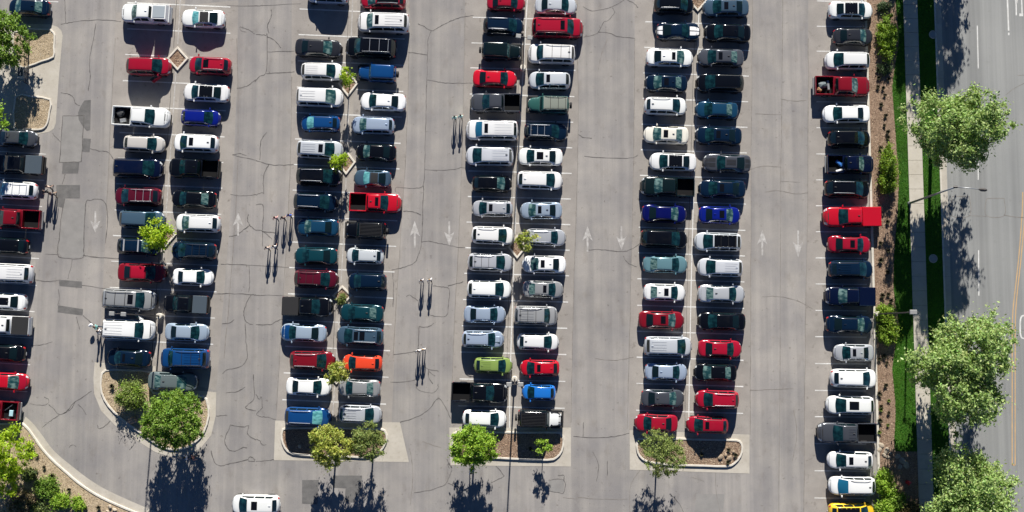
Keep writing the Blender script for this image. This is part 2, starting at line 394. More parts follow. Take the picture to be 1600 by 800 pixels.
# painted stall lines
def interp(tab, y):
    ys = [t[1] for t in tab]; xs = [t[0] for t in tab]; return float(np.interp(y, ys, xs))
ROWS = {
 'BC': dict(l=[(199, 45), (192, 126), (174, 408), (166, 540)], r=[(360, 52), (351, 211), (346, 331), (336, 496), (333, 540)],
            yl=[4, 45, 85, 126, 166, 207, 247, 287, 328, 368, 408, 449, 490, 531], dy=7),
 'DE': dict(l=[(468, 14), (461, 217), (450, 459), (441, 625)], r=[(634, 20), (630, 143), (626, 224), (619, 383), (607, 590), (603, 632)],
            yl=[-26, 14, 54, 95, 136, 176, 217, 257, 297, 338, 378, 418, 459, 500, 541, 582.5, 624.5, 666], dy=7),
 'FG': dict(l=[(740, 0), (735, 106), (731, 307), (729, 347), (716, 637)], r=[(902, 0), (899, 111), (894, 232), (889, 432), (882, 637)],
            yl=[-13, 27, 67, 106, 147, 187, 227, 267, 307, 347, 387, 427, 468, 509, 550, 592, 634], dy=4),
 'HI': dict(l=[(1009, 0), (1008, 34), (1000, 274), (996, 435), (994, 641)], r=[(1172, 0), (1170, 117), (1167, 238), (1163, 440), (1161, 647)],
            yl=[-6, 34, 74, 114, 154, 194, 234, 274, 314, 355, 395, 435.5, 477, 517.5, 558, 599, 641], dy=5),
}
for k, r in ROWS.items():
    for yl in r['yl']:
        a = P(interp(r['l'], yl), yl); b = P(interp(r['r'], yl + r['dy']), yl + r['dy'])
        w = [a.lerp(b, t / 8) for t in range(9)]
        ribbon('stall_line', w, 0.12, 0.009, M_PAINT, lot, 0.006, 0.15)
for yl in [1.5, 41, 80, 119.5, 159, 199.5, 240.5, 281, 321.5, 362, 403, 443.6, 485, 526, 568, 610, 651, 693, 735.5, 778]:
    ribbon('stall_line', [P(1276.5 - yl * 0.005 + t * 10, yl + t * 0.1) for t in range(9)], 0.10, 0.009, M_PAINT, lot, 0.006, 0.15)
for yl, xr in [(3, 91), (241, 72), (282, 69), (323, 66), (364, 63.5), (404, 61), (446, 57.5), (487, 54), (528, 50.5), (570, 47), (612, 43)]:
    ribbon('stall_line', [P(xr - 90 + t * 10, yl - 0.06 * 10 * (9 - t)) for t in range(10)], 0.10, 0.009, M_PAINT, lot, 0.006, 0.15)

# direction arrows
def arrow(px, py, up, ln=52):
    h = ln / 2
    pts = [(-1.3, h), (-1.8, -h * .0), (-9, 0), (0, -h), (9, 0), (1.8, 0), (1.3, h)]
    pts = [(-1.3, h), (-1.6, -h * .1), (-8, h * .15), (0, -h), (8, h * .15), (1.6, -h * .1), (1.3, h)]
    sheet('painted_arrow', [(px + x, py + (yy if up else -yy)) for x, yy in pts], 0.008, M_FADED, lot)
for a in [(149, 347, False, 34), (372, 350, True, 36), (648, 366, True, 42), (702, 365, False, 38), (918, 373, True, 40), (971, 372, False, 38), (1191, 379, True, 40), (1247, 381, False, 42)]:
    arrow(*a)
# asphalt patches
for pts, mm in [([(142, 156), (132, 157), (126, 166), (122, 176), (123, 187), (129, 197), (136, 205), (141, 203)], M_PATCH), ([(130, 216), (142, 217), (140, 238), (128, 237)], M_PATCH),
            ([(98, 254), (124, 254), (122, 271), (97, 271)], M_PATCH), ([(88, 289), (125, 289), (125, 310), (102, 310), (99, 325), (88, 322)], M_PATCH),
            ([(92, 437), (128, 440), (128, 450), (93, 447)], M_PATCH), ([(91, 477), (130, 483), (129, 493), (90, 488)], M_PATCH),
            ([(472, 750), (498, 750), (496, 788), (472, 787)], M_PATCH), ([(520, 743), (566, 743), (565, 763), (552, 785), (538, 785), (540, 763), (520, 762)], M_PATCH),
            ([(98, 181), (131, 181), (127, 253), (93, 254)], M_PATCH2), ([(101, 311), (134, 320), (131, 398), (125, 403), (97, 402), (91, 394)], M_PATCH2),
            ([(857, 750), (881, 750), (881, 769), (857, 768)], M_PATCH2), ([(1088, 772), (1132, 772), (1130, 800), (1086, 800)], M_PATCH2)]:
    sheet('asphalt_patch', pts, 0.006 if mm is M_PATCH else 0.005, mm, lot)
CRACKS = [
 [(95,38),(105,36),(125,33),(160,31),(189,34)],[(101,0),(102,20),(103,36)],[(150,37),(146,60),(142,80),(140,100),(141,120),(138,142)],[(95,145),(107,147),(115,153),(118,162),(125,165)],
 [(82,208),(88,215),(95,222)],[(98,181),(131,181),(127,253),(93,254),(98,181)],[(141,232),(155,236),(168,237),(175,245),(177,250)],[(102,272),(97,288)],
 [(101,311),(95,345),(93,370),(90,395),(97,403),(125,404),(131,398),(131,385),(134,320),(142,313),(155,311),(165,318),(168,340),(165,380)],[(71,397),(90,398)],[(131,399),(150,402),(185,404)],
 [(113,406),(110,420),(106,436)],[(53,437),(75,440),(92,438)],[(128,446),(160,450),(187,452)],[(91,452),(93,465),(90,477)],[(130,493),(140,502),(147,508)],[(119,495),(123,510),(125,515)],
 [(48,539),(65,539),(82,534)],[(46,631),(60,633),(73,632),(76,625),(69,620)],[(76,632),(85,640),(93,648),(105,642),(115,630),(130,620),(143,611)],[(93,648),(80,657),(66,668)],
 [(122,632),(130,640),(135,648)],[(100,645),(110,640),(118,627)],[(152,664),(155,670),(165,665),(173,657)],[(186,694),(190,685),(196,681),(208,686),(211,690),(207,698),(202,703)],[(108,699),(113,695),(119,698)],
 [(375,42),(385,45),(398,53)],[(375,42),(376,48),(385,50)],[(370,138),(385,135),(395,128),(400,124)],[(363,242),(380,246),(400,250)],[(363,242),(375,240),(385,243)],
 [(355,9),(400,9),(420,8),(470,6)],[(420,52),(418,40),(424,25),(424,15)],[(400,54),(415,55),(417,57),(416,110),(405,120),(398,128)],[(417,57),(430,64),(439,75)],[(417,81),(460,80)],[(416,115),(435,114),(460,112)],
 [(406,250),(408,220),(417,207)],[(400,251),(420,257),(440,258),(461,257)],[(420,257),(412,275),(412,303)],[(400,305),(408,301),(412,302)],[(400,320),(411,321),(411,345),(410,360)],
 [(400,360),(410,361),(425,374)],[(410,361),(410,385)],[(410,362),(430,364)],[(400,415),(455,418)],[(400,462),(420,461),(450,463)],[(400,507),(422,507),(432,502),(442,499)],
 [(360,304),(380,306),(400,304)],[(388,335),(387,345),(390,352),(382,358),(372,366),(358,370)],[(390,352),(400,360)],[(345,413),(365,413),(400,415)],[(389,415),(390,445),(388,457)],
 [(333,459),(360,459),(390,460),(400,461)],[(392,461),(385,475),(381,490),(385,503),(395,507)],[(347,506),(358,505),(366,499)],[(383,505),(384,530)],[(384,530),(386,560),(375,573),(355,578),(348,584)],
 [(383,605),(370,612),(353,614)],[(396,585),(397,620),(390,630),(383,637),(392,640),(400,642)],[(360,664),(380,667),(389,665),(387,678),(400,688)],[(360,664),(357,672),(351,688),(357,702),(367,705),(380,699),(386,700)],
 [(330,704),(335,722),(345,728),(360,724),(385,719),(390,714),(397,717),(397,721),(388,720)],[(338,650),(355,649)],[(400,616),(405,624),(408,620),(410,635),(405,642),(401,647),(407,651),(420,652),(431,656)],
 [(400,686),(406,689),(410,695),(416,695)],[(400,721),(415,720),(428,718)],
 [(653,37),(662,41),(674,48),(685,43),(700,35),(720,27),(740,24)],[(674,48),(669,62),(668,85),(667,125),(666,160),(665,200),(664,240),(662,285),(657,293),(640,294),(620,293),(618,300)],[(638,82),(655,84),(668,86)],
 [(668,125),(685,128),(700,130),(738,130)],[(662,290),(661,310),(660,350),(658,385),(653,400),(648,410),(630,418),(612,422)],[(664,265),(700,266),(720,262),(727,263)],[(630,330),(645,331),(658,336)],
 [(658,378),(670,377),(685,380),(700,383),(720,387),(733,387)],[(613,423),(615,445),(614,480)],[(635,464),(640,461),(653,470)],[(676,447),(690,448),(700,450),(702,458),(700,485),(696,494),(680,494),(672,492)],
 [(700,447),(715,443),(724,440)],[(655,510),(668,511),(678,505)],[(655,510),(654,535),(653,545)],[(652,548),(640,551),(615,554)],[(661,571),(670,577),(685,580)],[(670,577),(670,590),(676,600)],[(670,580),(680,588)],
 [(610,597),(640,596),(650,592)],[(625,660),(650,652),(670,640),(680,626),(688,624),(698,640),(704,654)],[(649,600),(655,610),(675,614),(684,607),(684,600)],[(647,770),(675,765),(695,757),(702,745),(706,733),(702,725),(698,717)],
 [(702,732),(700,726),(704,725),(706,731)],[(700,755),(712,760),(720,760)],[(775,728),(785,740),(786,745),(768,754)],[(857,750),(881,750),(881,770),(870,769),(857,767)],[(872,743),(881,743),(881,752)],
 [(911,10),(925,17),(945,14),(960,9),(975,0)],[(957,12),(960,20),(950,32),(943,35),(935,50),(925,55),(912,58)],[(935,50),(950,51),(965,57),(992,60)],[(980,0),(990,5),(997,12)],
 [(904,210),(912,215),(925,216)],[(913,244),(950,247),(985,247),(997,242)],[(917,391),(940,390),(970,393),(985,390),(1000,380)],[(974,400),(980,410),(995,417)],[(896,682),(930,684),(960,682),(983,677)],
 [(912,660),(911,682)],[(926,706),(935,725),(935,735),(932,752)],[(949,720),(949,743)],[(1047,772),(1060,785),(1068,800)]]
HAIR = [[(950,60),(940,85),(935,110)],[(1170,266),(1190,260),(1220,261)],[(1220,283),(1250,285)],[(1221,155),(1240,158),(1260,157)],[(1180,178),(1220,179)],[(1190,464),(1215,463),(1245,470),(1270,483)],
 [(1172,610),(1200,609),(1240,607)],[(900,777),(940,780),(980,780)],[(880,777),(900,780)],[(1080,745),(1100,752)],[(902,60),(903,230),(895,500),(893,640),(892,660)],[(1176,0),(1174,200),(1173,450),(1172,680)],
 [(1223,0),(1221,200),(1220,283),(1219,500),(1217,800)],[(370,60),(372,240),(362,420),(350,560)],[(456,120),(452,300),(440,500),(432,640)],[(640,0),(636,200),(624,400),(614,560)],[(727,20),(722,240),(712,470),(704,640)],
 [(992,60),(990,250),(985,470),(980,670)],[(180,60),(172,220),(166,330)],[(1263,60),(1262,300),(1258,560),(1256,800)],[(1120,690),(1118,760),(1125,800)],[(660,690),(690,700)],[(1000,735),(985,760),(984,800)],
 [(1100,300),(1100,302)],[(1195,300),(1215,298),(1245,303),(1262,301)],[(930,560),(960,563),(990,558)],[(640,700),(645,740),(641,790)],[(1240,640),(1245,680),(1238,720)]]
for c in CRACKS:
    w = smooth_open([P(*p) for p in c], 5) if c[0] != c[-1] else [P(*a).lerp(P(*b), t / 6) for a, b in zip(c, c[1:]) for t in range(7)]
    ribbon('crack', w, random.uniform(0.05, 0.08), 0.007, M_TAR, lot, 0.035, 0.45)
for c in HAIR:
    w = smooth_open([P(*p) for p in c], 7); ribbon('seam', w, 0.055, 0.0065, M_SEAM, lot, 0.03, 0.5)
# road markings
def line_px(pts, width, mat, name='lane_line'): ribbon(name, smooth_open([P(*p) for p in pts], 4), width, 0.005, mat, road)
line_px([(1527, 40), (1528.5, 107)], 0.11, M_PAINT); line_px([(1528, 215), (1528.5, 281)], 0.11, M_PAINT); line_px([(1529, 391), (1529.5, 462)], 0.11, M_PAINT); line_px([(1530, 570), (1530.5, 640)], 0.11, M_PAINT); line_px([(1531, 745), (1531.5, 815)], 0.11, M_PAINT)
line_px([(1573.5, -15), (1576, 48)], 0.16, M_PAINT); line_px([(1576, 51), (1576.2, 55)], 0.16, M_PAINT)
line_px([(1585, -8), (1587.5, 5), (1588, 24)], 0.14, M_PAINT, 'road_letter'); line_px([(1590.5, -8), (1588.6, 5)], 0.12, M_PAINT, 'road_letter')
line_px([(1596, -8), (1597, 21)], 0.14, M_PAINT, 'road_letter'); sheet('road_letter', [(1592.5, 21), (1598.5, 21), (1598.5, 25.5), (1592.5, 25.5)], 0.009, M_PAINT, road)
line_px([(1606, -8), (1606, 22)], 0.14, M_PAINT, 'road_letter')
for dx in (0, 4.6):
    line_px([(1598 + dx, 300), (1597 + dx * .9, 335), (1592 + dx * .8, 400), (1586 + dx * .8, 455), (1582 + dx, 500), (1581.5 + dx, 600), (1581.5 + dx, 727)], 0.10, M_YELLOW)
line_px([(1581.5, 726), (1586, 727)], 0.12, M_YELLOW)
ow = [P(1602 + 8 * math.copysign(abs(math.cos(a)) ** .5, math.cos(a)), 511 + 18 * math.copysign(abs(math.sin(a)) ** .6, math.sin(a))) for a in np.linspace(0, 2 * math.pi, 33)]
ribbon('turn_marking', ow, 0.16, 0.006, M_PAINT, road)
for x0, x1, y0, y1 in ((1487, 1515, 307, 337), (1541, 1569, 310, 337)):
    line_px([(x0 + 3, y0), (x1 - 3, y0), (x1, y0 + 3), (x1, y1), (x0, y1), (x0, y0 + 3), (x0 + 3, y0)], 0.06, M_SEAM, 'saw_cut')
line_px([(1515, 337), (1541, 338)], 0.05, M_SEAM, 'saw_cut'); line_px([(1569, 336), (1585, 339), (1602, 340)], 0.07, M_SEAM, 'saw_cut')
for c in ([(1580, 515), (1610, 516)], [(1572, 148), (1585, 138), (1605, 128)], [(1590, 118), (1605, 117)], [(1569, 160), (1571, 175)]): line_px(c, 0.05, M_SEAM, 'seam')

# ------------------------------------------------------------------ planted islands
def island(name, kerb_px, apron_px, bed_mat, cols, n=1800, sm=2):
    e = struct(empty(name))
    if apron_px: sheet('apron', apron_px, 0.011, M_CONC, e)
    w = smooth_closed(ccw(poly_px(kerb_px)), sm) if sm > 1 else ccw(poly_px(kerb_px))
    _, wi = kerb_ring('kerb', w, 0.2, 0.15, M_KERB, e, 0.0)
    b = sheet('bed', None, 0.09, bed_mat, e, world_pts=wi)
    scatter_chips('bed_chips', wi, 0.09, n, (0.04, 0.11), cols, e)
    return e
isl_bc = island('teardrop_island', [(165,577),(157,591),(158,614),(169,635),(189,655),(216,675),(243,694),(265,703),(288,702),(306,692),(320,676),(328,650),(326,630),(318,618),(280,615),(241,612),(238,600),(237,580),(200,577)],
       [(148,566),(146,590),(147,615),(158,642),(180,665),(210,686),(242,706),(266,714),(292,712),(314,700),(330,680),(337,650),(338,613),(318,611),(245,607),(243,572)], M_GRAVEL, GRAVEL_COLS + MULCH_COLS[:2], 6000)
island('planted_island', [(446,668),(440,673),(439,685),(444,700),(457,710),(490,713),(520,714),(550,715),(570,716),(588,712),(600,700),(606,686),(604,675),(596,669),(560,668),(524,667),(480,667)],
       [(430,657),(625,660),(639,722),(428,719)], M_MULCH, MULCH_COLS, 4500)
island('planted_island', [(713,674),(707,681),(706,698),(712,711),(725,715),(762,716),(800,718),(855,720),(870,716),(879,705),(882,688),(878,678),(870,674),(830,674),(790,674),(750,673)],
       [(702,668),(892,668),(892,729),(704,727)], M_MULCH, MULCH_COLS + [(0.40, 0.28, 0.2)], 4500)
island('planted_island', [(999,684),(994,691),(994,702),(998,713),(1010,722),(1035,726),(1060,728),(1100,729),(1135,730),(1148,725),(1158,713),(1161,699),(1156,688),(1140,686),(1100,685),(1060,684),(1025,684)],
       [(984,672),(1171,679),(1171,740),(984,734)], M_MULCH, MULCH_COLS + GRAVEL_COLS[:2], 4500)
cor = struct(empty('corner_bed'))
kerb_line = [(36,660),(48,672),(66,698),(84,718),(104,736),(128,756),(160,776),(210,798),(250,812)]
ap_out = [(40,651),(52,662),(66,680),(84,704),(112,728),(144,752),(176,770),(236,796),(275,808)]
sheet('apron', None, 0.011, M_CONC, cor, world_pts=smooth_open(poly_px(ap_out), 4) + list(reversed(smooth_open(poly_px(kerb_line), 4))))
w = smooth_open(poly_px(kerb_line), 4) + poly_px([(250, 860), (-80, 860), (-80, 662)])
_, wi = kerb_ring('kerb', w, 0.2, 0.15, M_KERB, cor)
sheet('bed', None, 0.09, M_GRAVEL, cor, world_pts=wi)
scatter_chips('bed_chips', wi, 0.09, 12000, (0.04, 0.11), GRAVEL_COLS + MULCH_COLS[:2], cor)
ent = struct(empty('entrance_pavement'))
sheet('paving', [(-80,36),(78,38),(90,42),(96,48),(98,56),(96,77),(92,121),(89,165),(87,193),(84,201),(77,206),(58,210),(-80,208)], 0.012, M_CONC, ent)
for kp in ([(20,50),(74,45),(82,48),(87,55),(86,75),(85,90),(66,97),(47,104),(30,104)], [(24,150),(50,150),(80,155),(79,175),(76,192),(70,201),(60,204),(40,203),(22,202)]):
    w = ccw(poly_px(kp)); _, wi = kerb_ring('kerb', smooth_closed(w, 2), 0.17, 0.14, M_KERB, ent, 0.0)
    sheet('bed', None, 0.085, M_GRAVEL, ent, world_pts=wi); scatter_chips('bed_chips', wi, 0.085, 2500, (0.03, 0.09), GRAVEL_COLS, ent)

def diamond(cx, cy, hx, hy, label):
    e = empty('planter', P(cx, cy)); o = e.location.copy()
    w = [P(cx, cy - hy) - o, P(cx + hx, cy) - o, P(cx, cy + hy) - o, P(cx - hx, cy) - o]
    k, wi = kerb_ring('kerb', w, 0.2, 0.17, M_KERB, e)
    ap = [p * 1.25 for p in ccw(w)]; sheet('apron', None, 0.014, M_STRIP, e, world_pts=ap)
    sheet('bed', None, 0.08, M_MULCH, e, world_pts=wi)
    scatter_chips('bed_chips', wi, 0.08, 260, (0.06, 0.16), MULCH_COLS, e)
    tag(e, label, 'planter')
diamond(278, 92, 17, 19, 'empty diamond planter with concrete rim between two red cars')
diamond(259, 367, 17, 20, 'diamond planter holding the bright tree over the blue roof rack car')
diamond(544, 131, 16, 21, 'diamond planter below the dark sedan, with slim sapling, second double row')
diamond(541, 254, 15, 20, 'diamond planter between the silver sunroof SUV and a black car')
diamond(535, 462, 16, 16, 'diamond planter holding a low round shrub above the teal sedan')
diamond(526, 584, 16, 17, 'diamond planter under the young tree beside the orange hatchback')
diamond(808, 386, 15, 19, 'diamond planter with small tree in the third double row')
diamond(1090, 2, 15, 17, 'diamond planter cut by the top edge of the picture')

# ------------------------------------------------------------------ vehicles
PAINTS = {  # name: (colour, metallic, roughness)
 'white': ((0.75, 0.75, 0.745), 0.0, 0.35), 'cream': ((0.70, 0.67, 0.60), 0.0, 0.4), 'silver': ((0.52, 0.54, 0.57), 0.35, 0.38), 'pale silver': ((0.62, 0.65, 0.68), 0.25, 0.38),
 'silver blue': ((0.36, 0.44, 0.55), 0.3, 0.38), 'beige': ((0.56, 0.54, 0.50), 0.2, 0.4), 'grey': ((0.20, 0.205, 0.21), 0.3, 0.4), 'light grey': ((0.34, 0.345, 0.35), 0.3, 0.4), 'blue grey': ((0.06, 0.11, 0.165), 0.3, 0.4),
 'dark grey': ((0.026, 0.028, 0.035), 0.25, 0.38), 'slate': ((0.065, 0.072, 0.088), 0.25, 0.38), 'black': ((0.003, 0.0035, 0.005), 0.0, 0.3), 'navy': ((0.0025, 0.006, 0.026), 0.1, 0.32), 'dark blue': ((0.003, 0.013, 0.034), 0.15, 0.34),
 'deep blue': ((0.003, 0.005, 0.085), 0.1, 0.32), 'blue': ((0.006, 0.055, 0.19), 0.15, 0.35), 'royal blue': ((0.004, 0.012, 0.19), 0.1, 0.35), 'bright blue': ((0.015, 0.17, 0.58), 0.05, 0.35),
 'teal': ((0.005, 0.044, 0.060), 0.2, 0.38), 'pale teal': ((0.13, 0.25, 0.29), 0.25, 0.4), 'steel blue': ((0.008, 0.050, 0.105), 0.2, 0.38), 'green': ((0.03, 0.11, 0.095), 0.15, 0.4), 'grey green': ((0.13, 0.165, 0.165), 0.25, 0.4), 'dark green': ((0.004, 0.011, 0.012), 0.1, 0.34),
 'red': ((0.30, 0.006, 0.022), 0.0, 0.36), 'bright red': ((0.47, 0.006, 0.020), 0.0, 0.38), 'dark red': ((0.19, 0.006, 0.014), 0.1, 0.36), 'maroon': ((0.095, 0.006, 0.018), 0.15, 0.38), 'orange': ((0.72, 0.062, 0.022), 0.0, 0.4),
 'lime': ((0.20, 0.29, 0.07), 0.0, 0.45), 'yellow': ((0.74, 0.46, 0.025), 0.0, 0.45)}
VAR = [0]
def paint(c):
    k = 'paint_%s_%d' % (c, VAR[0])
    if k in MATS: return MATS[k]
    col, met, ro = PAINTS[c]; jr = random.Random(k); jv = jr.uniform(.88, 1.07); col = tuple(q * jv * jr.uniform(.988, 1.012) for q in col); dust = jr.choice((.02, .05, .10, .16))
    m, t, b = new_mat(k.replace(' ', '_')); L = t.links
    tc = t.nodes.new('ShaderNodeTexCoord'); n = t.nodes.new('ShaderNodeTexNoise'); n.inputs['Scale'].default_value = 1.4; n.inputs['Detail'].default_value = 6
    L.new(tc.outputs['Object'], n.inputs['Vector'])
    r = t.nodes.new('ShaderNodeMapRange'); r.inputs['From Min'].default_value = 0.5; r.inputs['From Max'].default_value = 0.85; r.inputs['To Max'].default_value = dust
    L.new(n.outputs[0], r.inputs[0])
    mx = t.nodes.new('ShaderNodeMix'); mx.data_type = 'RGBA'; mx.inputs['A'].default_value = rgba(col); mx.inputs['B'].default_value = (0.6 * col[0] + .04, 0.6 * col[1] + .036, 0.6 * col[2] + .03, 1)
    L.new(r.outputs[0], mx.inputs['Factor']); L.new(mx.outputs['Result'], b.inputs['Base Color'])
    b.inputs['Metallic'].default_value = met; b.inputs['Roughness'].default_value = ro - .15
    b.inputs['Coat Weight'].default_value = 0.4; b.inputs['Coat Roughness'].default_value = 0.05
    MATS[k] = m; return m
M_GLASS = flat('tinted_glass', (0.004, 0.011, 0.013), 0.10, 0, 0.3)
M_WIND = noise_mat('windshield_glass', [(1.1, 3, 0.36, 0.66, (0.002, 0.012, 0.016), (0.009, 0.05, 0.056), 'n', (1.4, 1.4, 1))], 0.07, spec=.6)
M_SHADE = noise_mat('windshield_with_sunshade', [(1.6, 2, 0.36, 0.55, (0.05, 0.20, 0.22), (0.14, 0.40, 0.42), 'n', (1, 2.5, 1))], 0.15, spec=.6)
M_SHADE2 = noise_mat('windshield_pale_interior', [(1.3, 3, 0.42, 0.62, (0.012, 0.05, 0.055), (0.16, 0.25, 0.23), 'n', (1.2, 2.2, 1))], 0.12, spec=.6)
M_BLUEGL = flat('windshield_blue_glass', (0.012, 0.11, 0.20), 0.1, 0, 0.4)
M_ROOFGL = flat('black_glass_roof', (0.004, 0.0045, 0.006), 0.12, 0, 0.3)
M_TRIM = flat('black_trim', (0.012, 0.012, 0.013), 0.6)
M_CLOTH = flat('black_soft_top', (0.014, 0.014, 0.016), 0.95)
M_TYRE = flat('tyre_rubber', (0.016, 0.016, 0.017), 0.85)
M_RIM = flat('alloy_rim', (0.42, 0.43, 0.44), 0.3, 0.8)
M_HEAD = flat('headlight_lens', (0.55, 0.58, 0.60), 0.12, 0.1, 0.5)
M_TAIL = flat('taillight_lens', (0.42, 0.010, 0.014), 0.2, 0, 0.4)
M_RAIL = flat('roof_rail_silver', (0.55, 0.56, 0.58), 0.35, 0.5)
M_LINER = flat('bed_liner', (0.006, 0.006, 0.007), 0.8, spec=.2)
M_PLATE = flat('number_plate', (0.6, 0.6, 0.58), 0.5)
M_WSTRIPE = flat('white_stripe', (0.8, 0.8, 0.8), 0.35, 0, 0.4)
M_DSTRIPE = flat('dark_stripe', (0.02, 0.021, 0.024), 0.35, 0, 0.4)
M_CREAMTOP = flat('khaki_soft_top', (0.19, 0.21, 0.18), 0.9)
def wheel_mesh():
    m = MB(); n = 18; R, wd = 0.335, 0.22
    rings = [(R - 0.11, wd / 2 - .03), (R - .03, wd / 2), (R, wd / 2 - .04), (R, -wd / 2 + .04), (R - .03, -wd / 2), (R - .11, -wd / 2 + .03)]
    v = []; f = []
    for r, yy in rings: v += [(r * math.cos(2 * math.pi * k / n), yy, r * math.sin(2 * math.pi * k / n)) for k in range(n)]
    for i in range(len(rings) - 1):
        for k in range(n): f.append((i * n + k, i * n + (k + 1) % n, (i + 1) * n + (k + 1) % n, (i + 1) * n + k))
    m.add(v, f); t = mesh('tyre', m.v, m.f); t.materials.append(M_TYRE); t.shade_smooth()
    v = [(0, 0.085, 0)] + [(0.225 * (1 if k % 2 else 0.93) * math.cos(2 * math.pi * k / 20), 0.07, 0.225 * math.sin(2 * math.pi * k / 20)) for k in range(20)]
    v += [(0, -0.085, 0)] + [(0.225 * math.cos(2 * math.pi * k / 20), -0.07, 0.225 * math.sin(2 * math.pi * k / 20)) for k in range(20)]
    f = [(0, 1 + (k + 1) % 20, 1 + k) for k in range(20)] + [(21, 22 + k, 22 + (k + 1) % 20) for k in range(20)]
    r = mesh('rim', v, f); r.materials.append(M_RIM)
    return t, r
ME_TYRE, ME_RIM = wheel_mesh()

# height, width, cowl, roof front, roof rear, rear base (fractions from the tail), lower-body top line, roof width ratio
TYPES = {
 'sedan':   dict(h=1.45, w=1.83, c=.775, rf=.615, rr=.315, rb=.165, top=[(0,.60),(.012,.80),(.04,.97),(.17,1.0),(.5,.95),(.76,.94),(.9,.84),(.965,.72),(.988,.60),(1,.48)], wr=.70, name='sedan', word='sedan'),
 'coupe':   dict(h=1.38, w=1.88, c=.70, rf=.545, rr=.33, rb=.15, top=[(0,.62),(.012,.84),(.04,.98),(.17,1.0),(.5,.94),(.7,.95),(.9,.88),(.965,.76),(.988,.62),(1,.5)], wr=.66, name='coupe', word='coupe'),
 'hatch':   dict(h=1.52, w=1.78, c=.80, rf=.62, rr=.17, rb=.055, top=[(0,.58),(.012,.82),(.035,.98),(.2,.99),(.5,.96),(.79,.96),(.9,.86),(.965,.74),(.988,.60),(1,.48)], wr=.70, name='hatchback', word='hatchback'),
 'suv':     dict(h=1.70, w=1.88, c=.80, rf=.62, rr=.13, rb=.035, top=[(0,.60),(.01,.92),(.03,1.08),(.3,1.09),(.6,1.06),(.79,1.06),(.91,.97),(.965,.84),(.988,.66),(1,.5)], wr=.72, name='suv', word='SUV'),
 'bigsuv':  dict(h=1.90, w=2.00, c=.79, rf=.665, rr=.09, rb=.03, top=[(0,.65),(.01,1.0),(.03,1.20),(.3,1.20),(.6,1.18),(.78,1.18),(.93,1.10),(.975,.95),(.99,.72),(1,.55)], wr=.76, name='large_suv', word='large SUV'),
 'van':     dict(h=1.76, w=1.96, c=.83, rf=.645, rr=.10, rb=.035, top=[(0,.60),(.01,.92),(.03,1.06),(.3,1.07),(.6,1.04),(.82,1.04),(.92,.94),(.97,.80),(.99,.64),(1,.5)], wr=.75, name='minivan', word='minivan'),
 'wagon':   dict(h=1.55, w=1.83, c=.77, rf=.61, rr=.12, rb=.04, top=[(0,.60),(.01,.88),(.03,1.0),(.3,1.02),(.6,.99),(.76,.99),(.9,.90),(.965,.76),(.988,.62),(1,.48)], wr=.70, name='wagon', word='wagon'),
 'jeep':    dict(h=1.84, w=1.86, c=.70, rf=.635, rr=.055, rb=.035, top=[(0,.65),(.01,1.0),(.03,1.15),(.3,1.16),(.6,1.15),(.69,1.15),(.93,1.10),(.985,1.04),(.995,.8),(1,.6)], wr=.80, name='off_road_car', word='off-roader'),
 'pickup':  dict(h=1.88, w=2.00, c=.735, rf=.60, rr=.385, rb=.345, top=[(0,.75),(.33,1.15),(.6,1.15),(.73,1.15),(.92,1.10),(.97,1.0),(.99,.75),(1,.58)], wr=.74, name='pickup_truck', word='pickup'),
}
def lin(tab, x):
    if x <= tab[0][0]: return tab[0][1]
    for (a, p), (b, q) in zip(tab, tab[1:]):
        if x <= b: return p + (q - p) * (x - a) / (b - a)
    return tab[-1][1]
def sstep(t): t = min(1, max(0, t)); return t * t * (3 - 2 * t)

